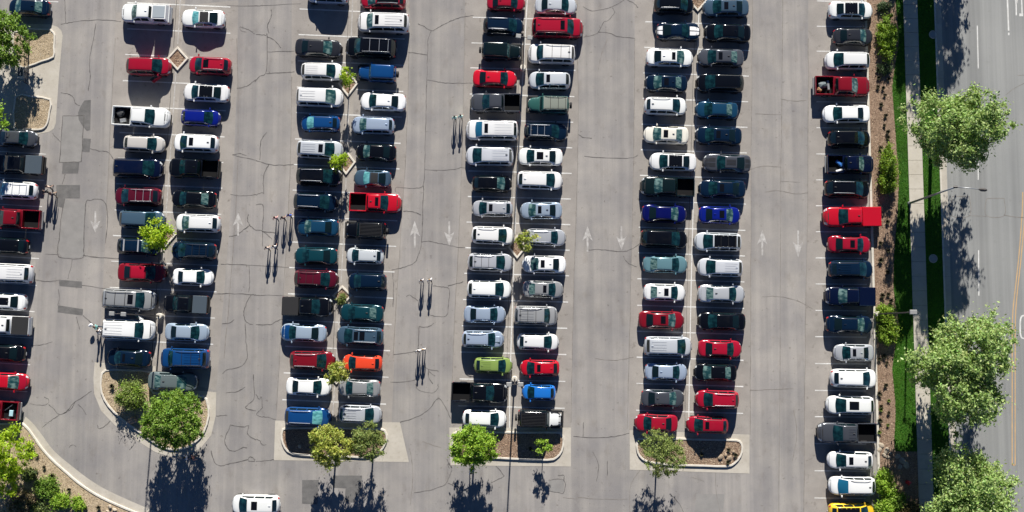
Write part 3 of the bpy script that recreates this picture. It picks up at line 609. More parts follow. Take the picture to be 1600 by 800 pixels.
class CarShape:
    def __init__(s, kind, L):
        T = s.T = TYPES[kind]; s.k = kind; s.L = L
        s.W = T['w'] * min(1.04, max(0.92, L / (5.6 if kind == 'pickup' else 4.75) * 0.35 + 0.65))
        s.h = T['h']; s.f0 = T['rb'] - 0.012 if kind == 'pickup' else 0.0
    def X(s, f): return -s.L / 2 + f * s.L
    def hw(s, f):
        df, dr = (1 - f) * s.L, f * s.L
        sq = 0.30 if s.k in ('pickup', 'jeep', 'bigsuv') else 0.42
        k = 1 - sq * max(0, 1 - df / 0.95) ** 2.2
        if s.k != 'pickup': k *= 1 - (0.14 if s.k in ('jeep', 'bigsuv', 'van') else 0.30) * max(0, 1 - dr / 0.75) ** 2.2
        if s.k == 'jeep' and f > s.T['c']: k *= 1 - 0.20 * sstep((f - s.T['c']) / 0.05)
        return s.W / 2 * k
    def LB(s, f, q):
        """lower body surface: q = 0 on the centre line, +-7 at the sill"""
        hw, zt = s.hw(f), lin(s.T['top'], f); zb = 0.20 + 0.12 * max(0, (abs(f - .5) - .40) / .1)
        cr = 0.045 if f > s.T['c'] else 0.02
        pts = [(0, zt + cr), (.45 * hw, zt + cr * .85), (.80 * hw, zt + .004), (.92 * hw, zt - .045), (.985 * hw, zt - .13), (hw, zt * .55 + zb * .45), (.985 * hw, zb + .1), (.90 * hw, zb)]
        a = abs(q); i = min(6, int(a)); t = a - i
        y = pts[i][0] + (pts[i + 1][0] - pts[i][0]) * t; z = pts[i][1] + (pts[i + 1][1] - pts[i][1]) * t
        x = s.X(f)
        e = (y / max(hw, .01)) ** 2            # plan rounding of nose and tail
        if f > .9: x -= 0.16 * e * ((f - .9) / .1) ** 1.5
        if f < .1 and s.k != 'pickup': x += 0.10 * e * ((.1 - f) / .1) ** 1.5
        return Vector((x, y if q >= 0 else -y, z))
    def ztop(s, f):
        T = s.T; c, rf, rr, rb, h = T['c'], T['rf'], T['rr'], T['rb'], s.h
        zc, zr = lin(T['top'], c) + .02, lin(T['top'], rb) + .02
        if f >= rf:
            t = max(0.0, (c - f) / (c - rf)); return zc + (h - .035 - zc) * (t ** 0.92)
        if f >= rr:
            t = (f - rr) / (rf - rr); return h - .035 * (2 * t - 1) ** 2 - (.03 * (1 - t) if s.k in ('sedan', 'coupe', 'hatch') else 0)
        t = max(0.0, (f - rb) / (rr - rb)); top = h - .035 - (.03 if s.k in ('sedan', 'coupe', 'hatch') else 0)
        return zr + (top - zr) * (t ** (0.85 if s.k not in ('sedan', 'coupe') else 0.95))
    def wt(s, f):
        T = s.T; wr = T['wr'] * s.W / 2
        if f >= T['rf']:
            t = (f - T['rf']) / (T['c'] - T['rf']); return wr + (0.86 * s.W / 2 - wr) * t
        if f >= T['rr']: return wr * (0.965 + 0.035 * (f - T['rr']) / (T['rf'] - T['rr']))
        t = (T['rr'] - f) / (T['rr'] - T['rb']); return wr * .965 + (0.80 * s.hw(T['rb']) - wr * .965) * t * (1 if s.k in ('sedan', 'coupe', 'hatch') else .6)
    def GT(s, f, v):
        """greenhouse top surface, v in -1..1 across"""
        T = s.T; z = s.ztop(f); w = s.wt(f); a = abs(v)
        z -= 0.018 * a * a + 0.045 * max(0, (a - .86) / .14) ** 2
        if f >= T['rf']: bow = 0.15 * (1 - a * a) * ((f - T['rf']) / (T['c'] - T['rf']))
        elif f <= T['rr']: bow = -0.08 * (1 - a * a) * ((T['rr'] - f) / (T['rr'] - T['rb']))
        else: bow = 0
        if s.k == 'jeep': bow *= .2
        return Vector((s.X(f) + bow, v * w, z))
    def GS(s, f, t, sg):
        """greenhouse side: t = 0 belt .. 1 roof edge"""
        zb = lin(s.T['top'], f) - .02; wb = s.hw(f) * .915; p = s.GT(f, 1.0)
        bulge = 0.025 * math.sin(math.pi * t)
        zz = zb + (max(p.z, zb) - zb) * t; yy = wb + (p.y - wb) * t + bulge
        return Vector((s.X(f) + (p.x - s.X(f)) * t, sg * yy, zz))
def patch(name, fn, us, vs, off, mat, parent, flip=False):
    """grid patch on a surface, lifted along its normal"""
    grid = [[fn(u, v) for v in vs] for u in us]; nu, nv = len(us), len(vs); V = []
    for i in range(nu):
        for j in range(nv):
            du = grid[min(i + 1, nu - 1)][j] - grid[max(i - 1, 0)][j]; dv = grid[i][min(j + 1, nv - 1)] - grid[i][max(j - 1, 0)]
            n = du.cross(dv); n = n.normalized() if n.length > 1e-9 else Vector((0, 0, 1))
            if flip: n = -n
            V.append(grid[i][j] + n * off)
    F = []
    for i in range(nu - 1):
        for j in range(nv - 1):
            q = (i * nv + j, (i + 1) * nv + j, (i + 1) * nv + j + 1, i * nv + j + 1); F.append(tuple(reversed(q)) if flip else q)
    return link(name, mesh(name, V, F), mat, parent, True)
def lsp(a, b, n): return [a + (b - a) * i / (n - 1) for i in range(n)]

def build_car(kind, L, colour, feats, root):
    VAR[0] = (VAR[0] + 1) % 5
    s = CarShape(kind, L); T = s.T; pm = paint(colour); F = dict(feats)
    if 'ws' not in F and random.random() < .14: F['ws'] = 'pale'
    # shell
    V, Fc = [], []
    st = [0, .004, .012, .03, .06, .1, .16, .24, .34, .45, .55, .65, .72, .78, .83, .87, .9, .925, .95, .97, .985, .993, 1]
    if kind == 'pickup': st = [s.f0] + [f for f in st if f > s.f0 + .02]
    qs = [-7, -6, -5, -4, -3, -2, -1, 0, 1, 2, 3, 4, 5, 6, 7]; nq = len(qs)
    for f in st: V += [s.LB(f, q) for q in qs]
    for i in range(len(st) - 1):
        for j in range(nq - 1): Fc.append((i * nq + j, (i + 1) * nq + j, (i + 1) * nq + j + 1, i * nq + j + 1))
        Fc.append((i * nq, i * nq + nq - 1, (i + 1) * nq + nq - 1, (i + 1) * nq))
    n0 = (len(st) - 1) * nq
    Fc.append(tuple(range(nq))); Fc.append(tuple(reversed(range(n0, n0 + nq))))
    # greenhouse
    b0 = len(V); vs = [-1, -.93, -.8, -.4, 0, .4, .8, .93, 1]
    gf = lsp(T['c'], T['rf'], 5) + lsp(T['rf'], T['rr'], 6)[1:] + lsp(T['rr'], T['rb'], 5)[1:]
    nr = len(vs) + 4
    for f in gf:
        V += [s.GS(f, 0, -1), s.GS(f, .5, -1)] + [s.GT(f, v) for v in vs] + [s.GS(f, .5, 1), s.GS(f, 0, 1)]
    for i in range(len(gf) - 1):
        for j in range(nr - 1): Fc.append((b0 + i * nr + j, b0 + i * nr + j + 1, b0 + (i + 1) * nr + j + 1, b0 + (i + 1) * nr + j))
    nmain = len(Fc)
    # wheel arches in black trim
    wf, wb_ = s.X(.815 if kind != 'jeep' else .83), s.X(.19 if kind != 'pickup' else .20)
    for wx in ((wf, wb_) if kind != 'pickup' else (wf,)):
        for sg in (-1, 1):
            yy = (s.hw(.82 if wx == wf else .19) + .004) * sg; b = len(V)
            V.append(Vector((wx, yy, .34))); V += [Vector((wx + .41 * math.cos(a), yy, max(.2, .34 + .41 * math.sin(a)))) for a in lsp(-.3, math.pi + .3, 13)]
            for k in range(12): Fc.append((b, b + 1 + k, b + 2 + k) if sg < 0 else (b, b + 2 + k, b + 1 + k))
    me = mesh('body', V, Fc); me.materials.append(pm); me.materials.append(M_TRIM)
    mi = np.zeros(len(Fc), np.int32); mi[nmain:] = 1; me.polygons.foreach_set('material_index', mi)
    body = link('body', me, None, root, True)
    # panels
    hm = paint(F['hood']) if 'hood' in F else pm
    patch('hood_seam', s.LB, lsp(T['c'] + .004, .963, 6), lsp(-2.38, 2.38, 7), .003, M_TRIM, root)
    patch('hood', s.LB, lsp(T['c'] + .012, .955, 6), lsp(-2.25, 2.25, 7), .007, hm, root)
    if kind in ('sedan', 'coupe'): patch('trunk_seam', s.LB, lsp(.012, T['rb'] - .005, 4), lsp(-2.33, 2.33, 7), .003, M_TRIM, root)
    if kind in ('sedan', 'coupe'): patch('trunk_lid', s.LB, lsp(.02, T['rb'] - .012, 4), lsp(-2.2, 2.2, 7), .007, pm, root)
    d1, d2, d3 = T['c'] - .035, (T['c'] + T['rb']) / 2 + (.02 if kind != 'pickup' else .04), max(T['rb'] + .08, .27)
    if kind == 'pickup': d3 = T['rb'] + .01
    for sg in (-1, 1):
        for a, b in ((d1, d2 + .004), (d2 - .004, d3)):
            patch('door', s.LB, lsp(a, b, 4), [sg * x for x in lsp(3.3, 6.1, 4)], .006, pm, root, flip=sg < 0)
    # glass
    wm = {'shade': M_SHADE, 'pale': M_SHADE2, 'bluegl': M_BLUEGL}.get(F.get('ws'), M_WIND)
    rm = M_SHADE2 if 'palerear' in F else M_GLASS
    patch('windshield', s.GT, lsp(T['c'] - .004, T['rf'] + .012, 6), lsp(-.90, .90, 9), .009, wm, root, flip=True)
    patch('rear_window', s.GT, lsp(T['rr'] - .012 if kind in ('sedan', 'coupe') else T['rr'] - .006, T['rb'] + (.012 if kind in ('sedan', 'coupe') else .25 * (T['rr'] - T['rb'])), 5), lsp(-.86, .86, 7), .009, rm, root, flip=True)
    lo = T['rr'] - .45 * (T['rr'] - T['rb']) if kind in ('sedan', 'coupe', 'hatch') else T['rr'] - .02
    hi = T['c'] - .24 * (T['c'] - T['rf'])
    if kind == 'pickup': lo = T['rr'] - .005
    nwin = {'sedan': 2, 'coupe': 2, 'hatch': 2, 'pickup': 2}.get(kind, 3)
    cuts = lsp(lo, hi, nwin + 1) if nwin == 2 else [lo, lo + .27 * (hi - lo), lo + .60 * (hi - lo), hi]
    for sg in (-1, 1):
        for a, b in zip(cuts, cuts[1:]):
            patch('side_window', lambda u, v: s.GS(u, v, sg), lsp(a + .008, b - .008, 5), [.13, .5, .86], .008, M_GLASS, root, flip=sg > 0)
    # roof
    rl = T['rf'] - T['rr']
    if 'roof' in F:
        patch('roof_panel', s.GT, lsp(T['rf'] - .012, T['rr'] + .012, 7), lsp(-.95, .95, 9), .007, {'black': M_ROOFGL, 'cloth': M_CLOTH, 'khaki': M_CREAMTOP}.get(F['roof']) or paint(F['roof']), root, flip=True)
    if 'rails' not in F and 'rack' not in F and 'roof' not in F and kind not in ('jeep', 'coupe') and random.random() < .6:
        for sg in (-1, 1): patch('roof_seam', s.GT, lsp(T['rf'] - .01, T['rr'] + .01, 6), [sg * .875, sg * .925], .006, M_TRIM, root, flip=sg > 0)
    if 'sun' in F:
        a, b = F['sun'] if isinstance(F['sun'], tuple) else (.10, .36)
        patch('sunroof', s.GT, lsp(T['rf'] - a * rl, T['rf'] - b * rl, 3), lsp(-.62, .62, 5), .010, M_ROOFGL, root, flip=True)
    if 'sun2' in F:
        a, b = F['sun2']; patch('sunroof', s.GT, lsp(T['rf'] - a * rl, T['rf'] - b * rl, 3), lsp(-.62, .62, 5), .010, M_ROOFGL, root, flip=True)
    if 'ribs' in F:
        for v in (-.55, -.2, .2, .55):
            patch('roof_rib', s.GT, lsp(T['rf'] - .38 * rl, T['rr'] + .06 * rl, 5), [v - .035, v + .035], .018, pm if 'dark' not in F else M_TRIM, root, flip=True)
    if 'rails' in F or 'rack' in F:
        rmat = M_RAIL if F.get('rails', F.get('rack')) != 'black' else M_TRIM
        for sg in (-1, 1):
            m = MB(); pts = [s.GT(f, .88 * sg) + Vector((0, 0, dz)) for f, dz in zip(lsp(T['rf'] - .03, T['rr'] + .02, 7), (0, .06, .07, .07, .07, .06, 0))]
            m.tube(pts, .022, 6); m.build('roof_rail', rmat, root)
    if 'rack' in F:
        for t in ((.3, .62, .92) if rl > .4 else (.25, .75)):
            f = T['rf'] - t * rl; m = MB(); a, b = s.GT(f, -.88), s.GT(f, .88); a.z = b.z = s.h + .055
            m.tube([a, b], .02, 6); m.build('crossbar', rmat, root)
    if 'bars' in F:
        for t in (.12, .85):
            f = T['rf'] - t * rl; m = MB(); a, b = s.GT(f, -1.02), s.GT(f, 1.02); z = s.h + .06
            m.box(a.x - .07, a.x + .07, a.y, b.y, z, z + .05, .01); m.build('crossbar', M_RAIL, root)
    if 'cargo' in F:    # flat rack full of black slats
        a, b = T['rf'] - .02, T['rr'] + .03
        for v in lsp(-.8, .8, 9):
            m = MB(); p, q = s.GT(a, v), s.GT(b, v); m.box(q.x, p.x, p.y - .025, p.y + .025, s.h + .05, s.h + .08); m.build('rack_slat', M_TRIM, root)
        for f in (a, b):
            m = MB(); p, q = s.GT(f, -.85), s.GT(f, .85); m.box(p.x - .03, p.x + .03, p.y, q.y, s.h + .02, s.h + .11, .01); m.build('rack_frame', M_TRIM, root)
    if 'stripe' in F:
        mt = M_WSTRIPE if F['stripe'] == 'white' else M_DSTRIPE
        for q0, q1 in ((-1.15, -.12), (.12, 1.15)):
            patch('stripe', s.LB, lsp(T['c'] + .05, .965, 5), lsp(q0, q1, 3), .013, mt, root)
            patch('stripe', s.LB, lsp(.02, T['rb'] - .015, 4), lsp(q0, q1, 3), .013, mt, root)
            if F['stripe'] != 'white': patch('stripe', s.GT, lsp(T['rf'] - .01, T['rr'] + .01, 5), lsp(q0 * .4, q1 * .4, 3), .012, mt, root, flip=True)
    if 'scoop' in F:
        c = s.LB(.855, 0); m = MB(); m.box(c.x - .32, c.x + .22, -.30, .30, c.z - .03, c.z + .07, .05); m.build('hood_scoop', pm, root)
        m = MB(); m.box(c.x + .20, c.x + .235, -.25, .25, c.z - .01, c.z + .05); m.build('scoop_mouth', M_TRIM, root)
    if kind not in ('jeep', 'coupe') and 'roof' not in F and random.random() < .7:
        p = s.GT(T['rr'] + .05, 0); m = MB(); m.box(p.x - .12, p.x + .10, -.045, .045, p.z - .01, p.z + .055, .03); m.build('antenna', M_TRIM if random.random() < .6 else pm, root)
    # lamps, mirrors, grille, plates
    for sg in (-1, 1):
        patch('headlight', s.LB, lsp(.945, .991, 4), [sg * x for x in (1.75, 2.4, 3.1, 3.8)], .010, M_HEAD, root, flip=sg < 0)
        if kind != 'pickup': patch('taillight', s.LB, lsp(.003, .035, 4), [sg * x for x in (2.1, 2.8, 3.5, 4.3)], .010, M_TAIL, root, flip=sg < 0)
        mz = lin(T['top'], T['c'] - .06) + .06; my = s.hw(T['c'] - .06) * .95; mx_ = s.X(T['c'] - .055); m = MB()
        y0, y1 = sorted((sg * my, sg * (my + .22))); m.box(mx_ - .06, mx_ + .07, y0, y1, mz, mz + .15, .035); m.build('mirror', pm, root)
    m = MB(); hwf = s.hw(1.0) * .62; m.box(s.L / 2 - .10, s.L / 2 + .012, -hwf, hwf, .36, .50, .01); m.build('grille', M_TRIM, root)
    if kind != 'pickup':
        m = MB(); m.box(-s.L / 2 - .014, -s.L / 2 + .04, -.16, .16, .42, .56); m.build('number_plate', M_PLATE, root)
    if kind == 'jeep':
        for sg in (-1, 1):
            m = MB(); y0, y1 = sorted((sg * s.W * .5 * .76, sg * s.W * .52)); m.box(s.X(.74), s.X(.985), y0, y1, .78, .90, .05); m.build('fender', M_TRIM, root)
        m = MB(); m.box(s.L / 2 - .05, s.L / 2 + .12, -s.W * .46, s.W * .46, .48, .66, .03); m.build('bumper', M_TRIM, root)
        sp = bpy.data.objects.new('spare_wheel', ME_TYRE); COL.objects.link(sp); sp.parent = root; sp.location = (-s.L / 2 - .13, .05, .95); sp.rotation_euler = (0, 0, math.pi / 2)
    # wheels
    for wx in (wf, wb_):
        for sg in (-1, 1):
            hy = s.hw(.82 if wx == wf else .19) if kind != 'pickup' else s.W / 2
            o = bpy.data.objects.new('wheel', ME_TYRE); COL.objects.link(o); o.parent = root; o.location = (wx, sg * (hy - .10), .335)
            r = bpy.data.objects.new('rim', ME_RIM); COL.objects.link(r); r.parent = o
            o.rotation_euler = (0, random.uniform(0, 6), 0)
            if kind in ('pickup', 'bigsuv', 'jeep'): o.scale = (1.14, 1.1, 1.14); o.location.z = .382
    # cargo bed
    if kind == 'pickup':
        x0, x1 = s.X(0) + .05, s.X(s.f0) - .015; w = s.W / 2 * .985; t = .115; zt = 1.13; zf = .58
        m = MB()
        m.box(x0, x1, w - t, w, .45, zt, .025); m.box(x0, x1, -w, -w + t, .45, zt, .025)
        m.box(x1 - .06, x1, -w + t + .002, w - t - .002, .46, zt - .01, .02); bedo = m.build('cargo_bed', pm, root)
        m = MB(); m.box(x0 - .03, x0 + .05, -w + t + .002, w - t - .002, .5, zt - .01, .02); m.build('tailgate', pm, root)
        m = MB(); m.box(x0 + .052, x1 - .062, -w + t + .002, w - t - .002, zf - .1, zf); m.build('bed_floor', M_LINER, root)
        m = MB(); m.box(x0 - .16, x0 - .032, -w * .92, w * .92, .48, .64, .03); m.build('bumper', M_TRIM if colour in ('black', 'dark grey', 'bright red') else M_STEEL, root)
        for sg in (-1, 1):
            m = MB(); m.box(x0 - .012, x0 + .10, *sorted((sg * (w - .10), sg * (w + .008))), .82, 1.06, .01); m.build('taillight', M_TAIL, root)
        if 'cover' in F:
            cm = {'paint': pm, 'black': M_CLOTH, 'grey': flat('grey_bed_cover', (0.055, 0.075, 0.095), .45)}[F['cover']]
            m = MB(); m.box(x0 + .0, x1 - .01, -w + .03, w - .03, zt + .004, zt + .055, .025); m.build('bed_cover', cm, root)
        if 'shell' in F:
            m = MB(); xa, xb = x0 + .03, x1 - .02; z2 = zt + .62
            v = [(xa, -w + .04, zt + .004), (xb, -w + .04, zt + .004), (xb, w - .04, zt + .004), (xa, w - .04, zt + .004), (xa + .1, -w + .22, z2), (xb - .04, -w + .22, z2), (xb - .04, w - .22, z2), (xa + .1, w - .22, z2)]
            m.add(v, [(0, 1, 5, 4), (1, 2, 6, 5), (2, 3, 7, 6), (3, 0, 4, 7), (4, 5, 6, 7)]); sh = m.build('camper_shell', pm, root)
            m = MB(); m.box(xa + .2, xb - .16, -w + .34, w - .34, z2 + .004, z2 + .03, .01); m.build('shell_roof_panel', flat('grey_shell_roof', (.30, .34, .37), .4), sh)
            for sg in (-1, 1):
                a = [Vector(v[i]) for i in ((0, 1, 5, 4) if sg < 0 else (3, 2, 6, 7))]; c = sum(a, Vector()) / 4; n = Vector((0, sg * .008, .004))
                link('shell_window', mesh('shell_window', [c + (p - c) * .72 + n for p in a], [(0, 1, 2, 3) if sg < 0 else (3, 2, 1, 0)]), M_GLASS, sh)
        if 'box' in F:
            m = MB(); m.box(x1 - .55, x1 - .07, -w + t + .03, w - t - .03, zf + .15, zt + .06, .02); m.build('tool_box', M_TRIM, root)
    if 'open' in F:   # an open front door: F['open'] = side
        sg = F['open']; hx = s.X(T['c'] - .03); hy = sg * s.hw(T['c'] - .03)
        m = MB(); m.box(-1.05, 0, -.05, .05, .32, lin(T['top'], .6) - .04, .03); d = m.build('door', pm, root); d.location = (hx, hy + sg * .03, 0); d.rotation_euler = (0, 0, -sg * math.radians(38))
        m = MB(); m.box(-1.0, -.22, -.02, .02, lin(T['top'], .6) - .038, s.h - .12, .01); m.build('door_window', M_GLASS, d)
    return s

_b = dict
CARS = {
'A': [(12,79,12,'sedan','dark blue','L',_b(ws='pale',palerear=1)),(-8,59,216,'sedan','slate','R',_b()),(-12,69,257,'pickup','black','L',_b(cover='grey')),(-14,59,297,'wagon','white','L',_b(rack=1,ws='bluegl')),
      (-20,65,342,'pickup','dark red','L',_b()),(-22,45,384,'hatch','black','L',_b()),(-26,52,427,'van','white','L',_b(ribs=1)),(-28,42,471,'sedan','white','L',_b(sun=(.25,.9))),(-34,48,508,'pickup','white','L',_b(cover='black')),
      (-28,40,551,'sedan','black','L',_b()),(-30,45,596,'hatch','bright red','R',_b(hood='red')),(-48,31,640,'pickup','dark red','L',_b())],
'B': [(189,267,22,'pickup','white','L',_b(shell=1)),(197,268,104,'suv','red','R',_b(open=-1)),(176,267,183,'pickup','white','R',_b()),(192,258,225,'hatch','beige','R',_b()),(176,255,263,'van','navy','R',_b()),
      (178,253,307,'suv','maroon','L',_b(rack=1)),(186,258,343,'suv','blue grey','R',_b()),(182,250,385,'hatch','dark blue','R',_b(bars=1)),(183,260,426,'sedan','dark red','R',_b(roof='red')),(160,245,468,'bigsuv','light grey','R',_b(rack='black',sun=(.05,.22))),
      (160,243,515,'bigsuv','white','R',_b(ribs=1,open=1)),(166,236,559,'sedan','dark blue','L',_b(sun=(.1,.3)))],
'C': [(282,352,29,'coupe','white','L',_b(roof='cloth',ws='shade')),(294,362,103,'suv','red','L',_b(sun=(.05,.3),rails=1)),(285,359,145,'sedan','white','L',_b(roof='black')),(282,345,184,'hatch','royal blue','R',_b()),
      (270,342,224,'suv','white','L',_b(sun=(.06,.25))),(263,343,263,'pickup','black','L',_b()),(267,339,311,'sedan','black','L',_b(palerear=1)),(273,345,349,'suv','white','L',_b()),(267,339,392,'suv','dark blue','L',_b(rack='black',ribs=1)),
      (269,334,433,'sedan','white','R',_b()),(255,326,475,'pickup','black','L',_b(cover='grey')),(257,327,519,'sedan','silver blue','R',_b()),(250,328,560,'bigsuv','blue','L',_b(rack='black',ribs=1)),(230,309,596,'sedan','grey green','R',_b(palerear=1))],
'D': [(479,545,-8,'suv','silver blue','L',_b()),(460,535,75,'sedan','dark grey','R',_b()),(470,537,112,'suv','white','R',_b(ribs=1)),(462,537,152,'van','white','R',_b(ribs=1)),(469,532,193,'hatch','blue','L',_b(ws='shade')),
      (463,537,234,'suv','pale silver','R',_b(sun=(.05,.24),ribs=1)),(462,534,276,'suv','black','R',_b(rails=1)),(458,528,316,'suv','dark blue','R',_b(rails=1)),(463,530,355,'sedan','steel blue','L',_b()),(459,528,400,'sedan','teal','L',_b()),
      (459,529,436,'suv','maroon','R',_b(rack='black')),(441,521,479,'pickup','black','R',_b(cover='black')),(437,511,520,'sedan','silver blue','L',_b(hood='blue')),(452,524,563,'suv','dark red','R',_b(rails=1)),
      (446,518,604,'sedan','white','R',_b()),(444,518,651,'suv','blue','R',_b(rails=1,ws='shade'))],
'E': [(562,635,0,'suv','red','L',_b(roof='black',rails=1)),(558,640,36,'bigsuv','white','L',_b(sun=(.05,.18),ribs=1)),(539,620,75,'bigsuv','black','L',_b(rack=1)),(560,620,115,'jeep','blue','L',_b()),(562,635,159,'sedan','white','L',_b()),
      (548,617,196,'wagon','silver blue','L',_b()),(555,620,238,'sedan','black','L',_b()),(552,612,279,'coupe','blue grey','L',_b(roof='cloth',ws='shade')),(546,628,317,'pickup','bright red','R',_b(sun=(.1,.4))),(540,604,360,'jeep','black','L',_b(cargo=1)),
      (540,600,400,'hatch','pale silver','L',_b()),(543,605,440,'suv','dark blue','L',_b()),(530,600,489,'sedan','teal','L',_b(palerear=1)),(525,600,525,'suv','blue grey','L',_b(sun=(.04,.22),sun2=(.28,.5),rails=1)),
      (534,598,567,'hatch','orange','L',_b()),(527,595,606,'sedan','light grey','L',_b(palerear=1)),(529,597,647,'suv','silver','R',_b(ribs=1,rails=1))],
'F': [(760,821,4,'sedan','red','R',_b()),(754,819,41,'suv','dark blue','R',_b(rails=1)),(752,815,81,'jeep','dark green','R',_b()),(738,808,123,'sedan','bright red','R',_b()),(734,814,161,'pickup','slate','L',_b()),
      (727,810,204,'bigsuv','white','L',_b(sun=(.05,.17),ws='bluegl',ribs=1)),(727,803,244,'van','pale silver','L',_b(ribs=1)),(737,800,287,'hatch','black','R',_b()),(737,802,326,'hatch','silver','L',_b(sun=(.08,.28))),
      (736,804,368,'suv','white','R',_b(rails='black')),(730,802,410,'suv','silver','R',_b(rack='black')),(729,800,452,'suv','white','R',_b()),(724,791,491,'sedan','silver blue','R',_b()),(721,788,530,'wagon','silver blue','R',_b(scoop=1,rails='black')),
      (740,801,571,'hatch','lime','R',_b(ribs=1)),(706,794,613,'pickup','black','R',_b()),(722,792,654,'hatch','white','R',_b())],
'G': [(835,902,9,'sedan','pale silver','R',_b()),(830,912,44,'bigsuv','red','R',_b(sun=(.06,.2),rails='black')),(824,899,85,'bigsuv','white','L',_b(rack='black')),(825,892,126,'suv','pale silver','L',_b(sun=(.08,.26))),
      (824,890,164,'jeep','green','L',_b(roof='khaki',rack='black')),(818,888,206,'wagon','dark blue','R',_b(rack=1)),(808,880,245,'sedan','white','L',_b(sun=(.12,.6))),(807,880,282,'suv','white','R',_b()),
      (812,879,329,'sedan','silver blue','L',_b(sun=(.12,.4))),(820,885,371,'wagon','silver','R',_b(rails=1)),(815,885,413,'sedan','white','L',_b(sun=(.12,.42))),(816,881,452,'sedan','light grey','R',_b(sun=(.12,.4),palerear=1)),
      (803,872,493,'bigsuv','light grey','R',_b(rack='black',ribs=1)),(807,874,534,'hatch','white','R',_b()),(812,875,575,'hatch','bright red','L',_b(sun=(.1,.3))),(815,869,613,'hatch','bright blue','L',_b()),(808,879,654,'jeep','black','R',_b(cargo=1,hood='white'))],
'H': [(1021,1085,8,'suv','black','R',_b(rails=1)),(1025,1095,49,'coupe','dark blue','R',_b(stripe='white')),(1009,1084,90,'sedan','white','R',_b(sun=(.05,.3),ws='pale')),(1007,1075,130,'sedan','dark blue','L',_b(sun=(.15,.5),palerear=1,ws='pale')),
      (1006,1074,166,'suv','white','R',_b(rails='black')),(1005,1077,211,'sedan','cream','L',_b(sun=(.12,.45),palerear=1)),(1014,1089,253,'sedan','white','L',_b(roof='black')),(1000,1085,292,'pickup','dark green','L',_b(ws='pale')),
      (1002,1074,334,'sedan','deep blue','R',_b(ws='pale')),(1000,1075,373,'suv','black','R',_b()),(1004,1075,413,'sedan','pale teal','R',_b(palerear=1)),(1005,1072,457,'sedan','white','R',_b(sun=(.15,.5),palerear=1)),
      (997,1070,500,'sedan','dark red','R',_b(sun=(.15,.5),ws='pale')),(1006,1082,541,'van','pale silver','R',_b(ribs=1)),(1007,1075,581,'sedan','silver blue','R',_b()),(1001,1070,622,'sedan','slate','R',_b()),(991,1060,661,'sedan','red','L',_b())],
'I': [(1098,1171,12,'sedan','blue grey','L',_b(sun=(.15,.45))),(1100,1174,51,'sedan','black','L',_b()),(1090,1163,90,'sedan','slate','L',_b(sun=(.12,.4),palerear=1)),(1087,1163,130,'suv','black','L',_b()),
      (1086,1154,172,'sedan','steel blue','L',_b(palerear=1)),(1086,1160,212,'sedan','dark blue','L',_b(sun=(.12,.42))),(1098,1174,255,'coupe','slate','L',_b(stripe='dark')),(1091,1166,295,'sedan','dark blue','L',_b(sun=(.12,.42))),
      (1091,1158,336,'sedan','royal blue','R',_b(sun=(.12,.5),ws='pale')),(1084,1159,378,'suv','pale silver','L',_b(roof='black',rack='black')),(1089,1161,418,'suv','pale silver','L',_b(ribs=1)),(1090,1165,459,'sedan','silver','R',_b(palerear=1)),
      (1090,1166,502,'sedan','black','L',_b()),(1090,1160,545,'sedan','red','R',_b()),(1084,1152,582,'sedan','black','L',_b(palerear=1)),(1086,1155,624,'suv','red','L',_b(rails=1)),(1072,1139,664,'hatch','red','L',_b(sun=(.08,.28)))],
'J': [(1294,1365,16,'sedan','white','R',_b(roof='black')),(1301,1365,57,'sedan','dark grey','R',_b(ws='pale')),(1288,1359,95,'suv','white','L',_b()),(1272,1360,135,'pickup','dark red','R',_b(ws='pale')),(1285,1360,178,'sedan','white','L',_b()),
      (1293,1361,217,'suv','black','R',_b()),(1291,1366,257,'pickup','navy','R',_b(ws='pale')),(1288,1360,295,'suv','black','R',_b(rails=1)),(1285,1376,339,'pickup','bright red','L',_b(cover='paint')),(1293,1362,382,'sedan','red','R',_b(sun=(.15,.5))),
      (1294,1365,421,'suv','dark blue','R',_b(ribs=1)),(1288,1367,463,'pickup','navy','L',_b(cover='paint',ws='pale')),(1290,1365,507,'sedan','dark blue','R',_b()),(1302,1366,551,'sedan','silver','L',_b(sun=(.12,.4))),
      (1297,1371,591,'suv','white','R',_b()),(1290,1366,633,'suv','white','L',_b(sun=(.1,.5))),(1276,1369,676,'pickup','slate','L',_b(ribs=1)),(1292,1365,719,'hatch','white','L',_b(sun=(.1,.3))),(1294,1368,759,'suv','white','L',_b(ws='bluegl',rails='black')),
      (1294,1368,801,'suv','yellow','R',_b(roof='black'))],
'K': [(361,438,788,'suv','white','L',_b(sun=(.15,.4)))],
}
ORD = dict(A='first', B='second', C='third', D='fourth', E='fifth', F='sixth', G='seventh', H='eighth', I='ninth', J='tenth')
ANG = dict(A=-3.0, B=-2.2, C=-2.2, D=-2.0, E=-2.0, F=-1.4, G=-1.4, H=-1.6, I=-1.6, J=-.6, K=0)
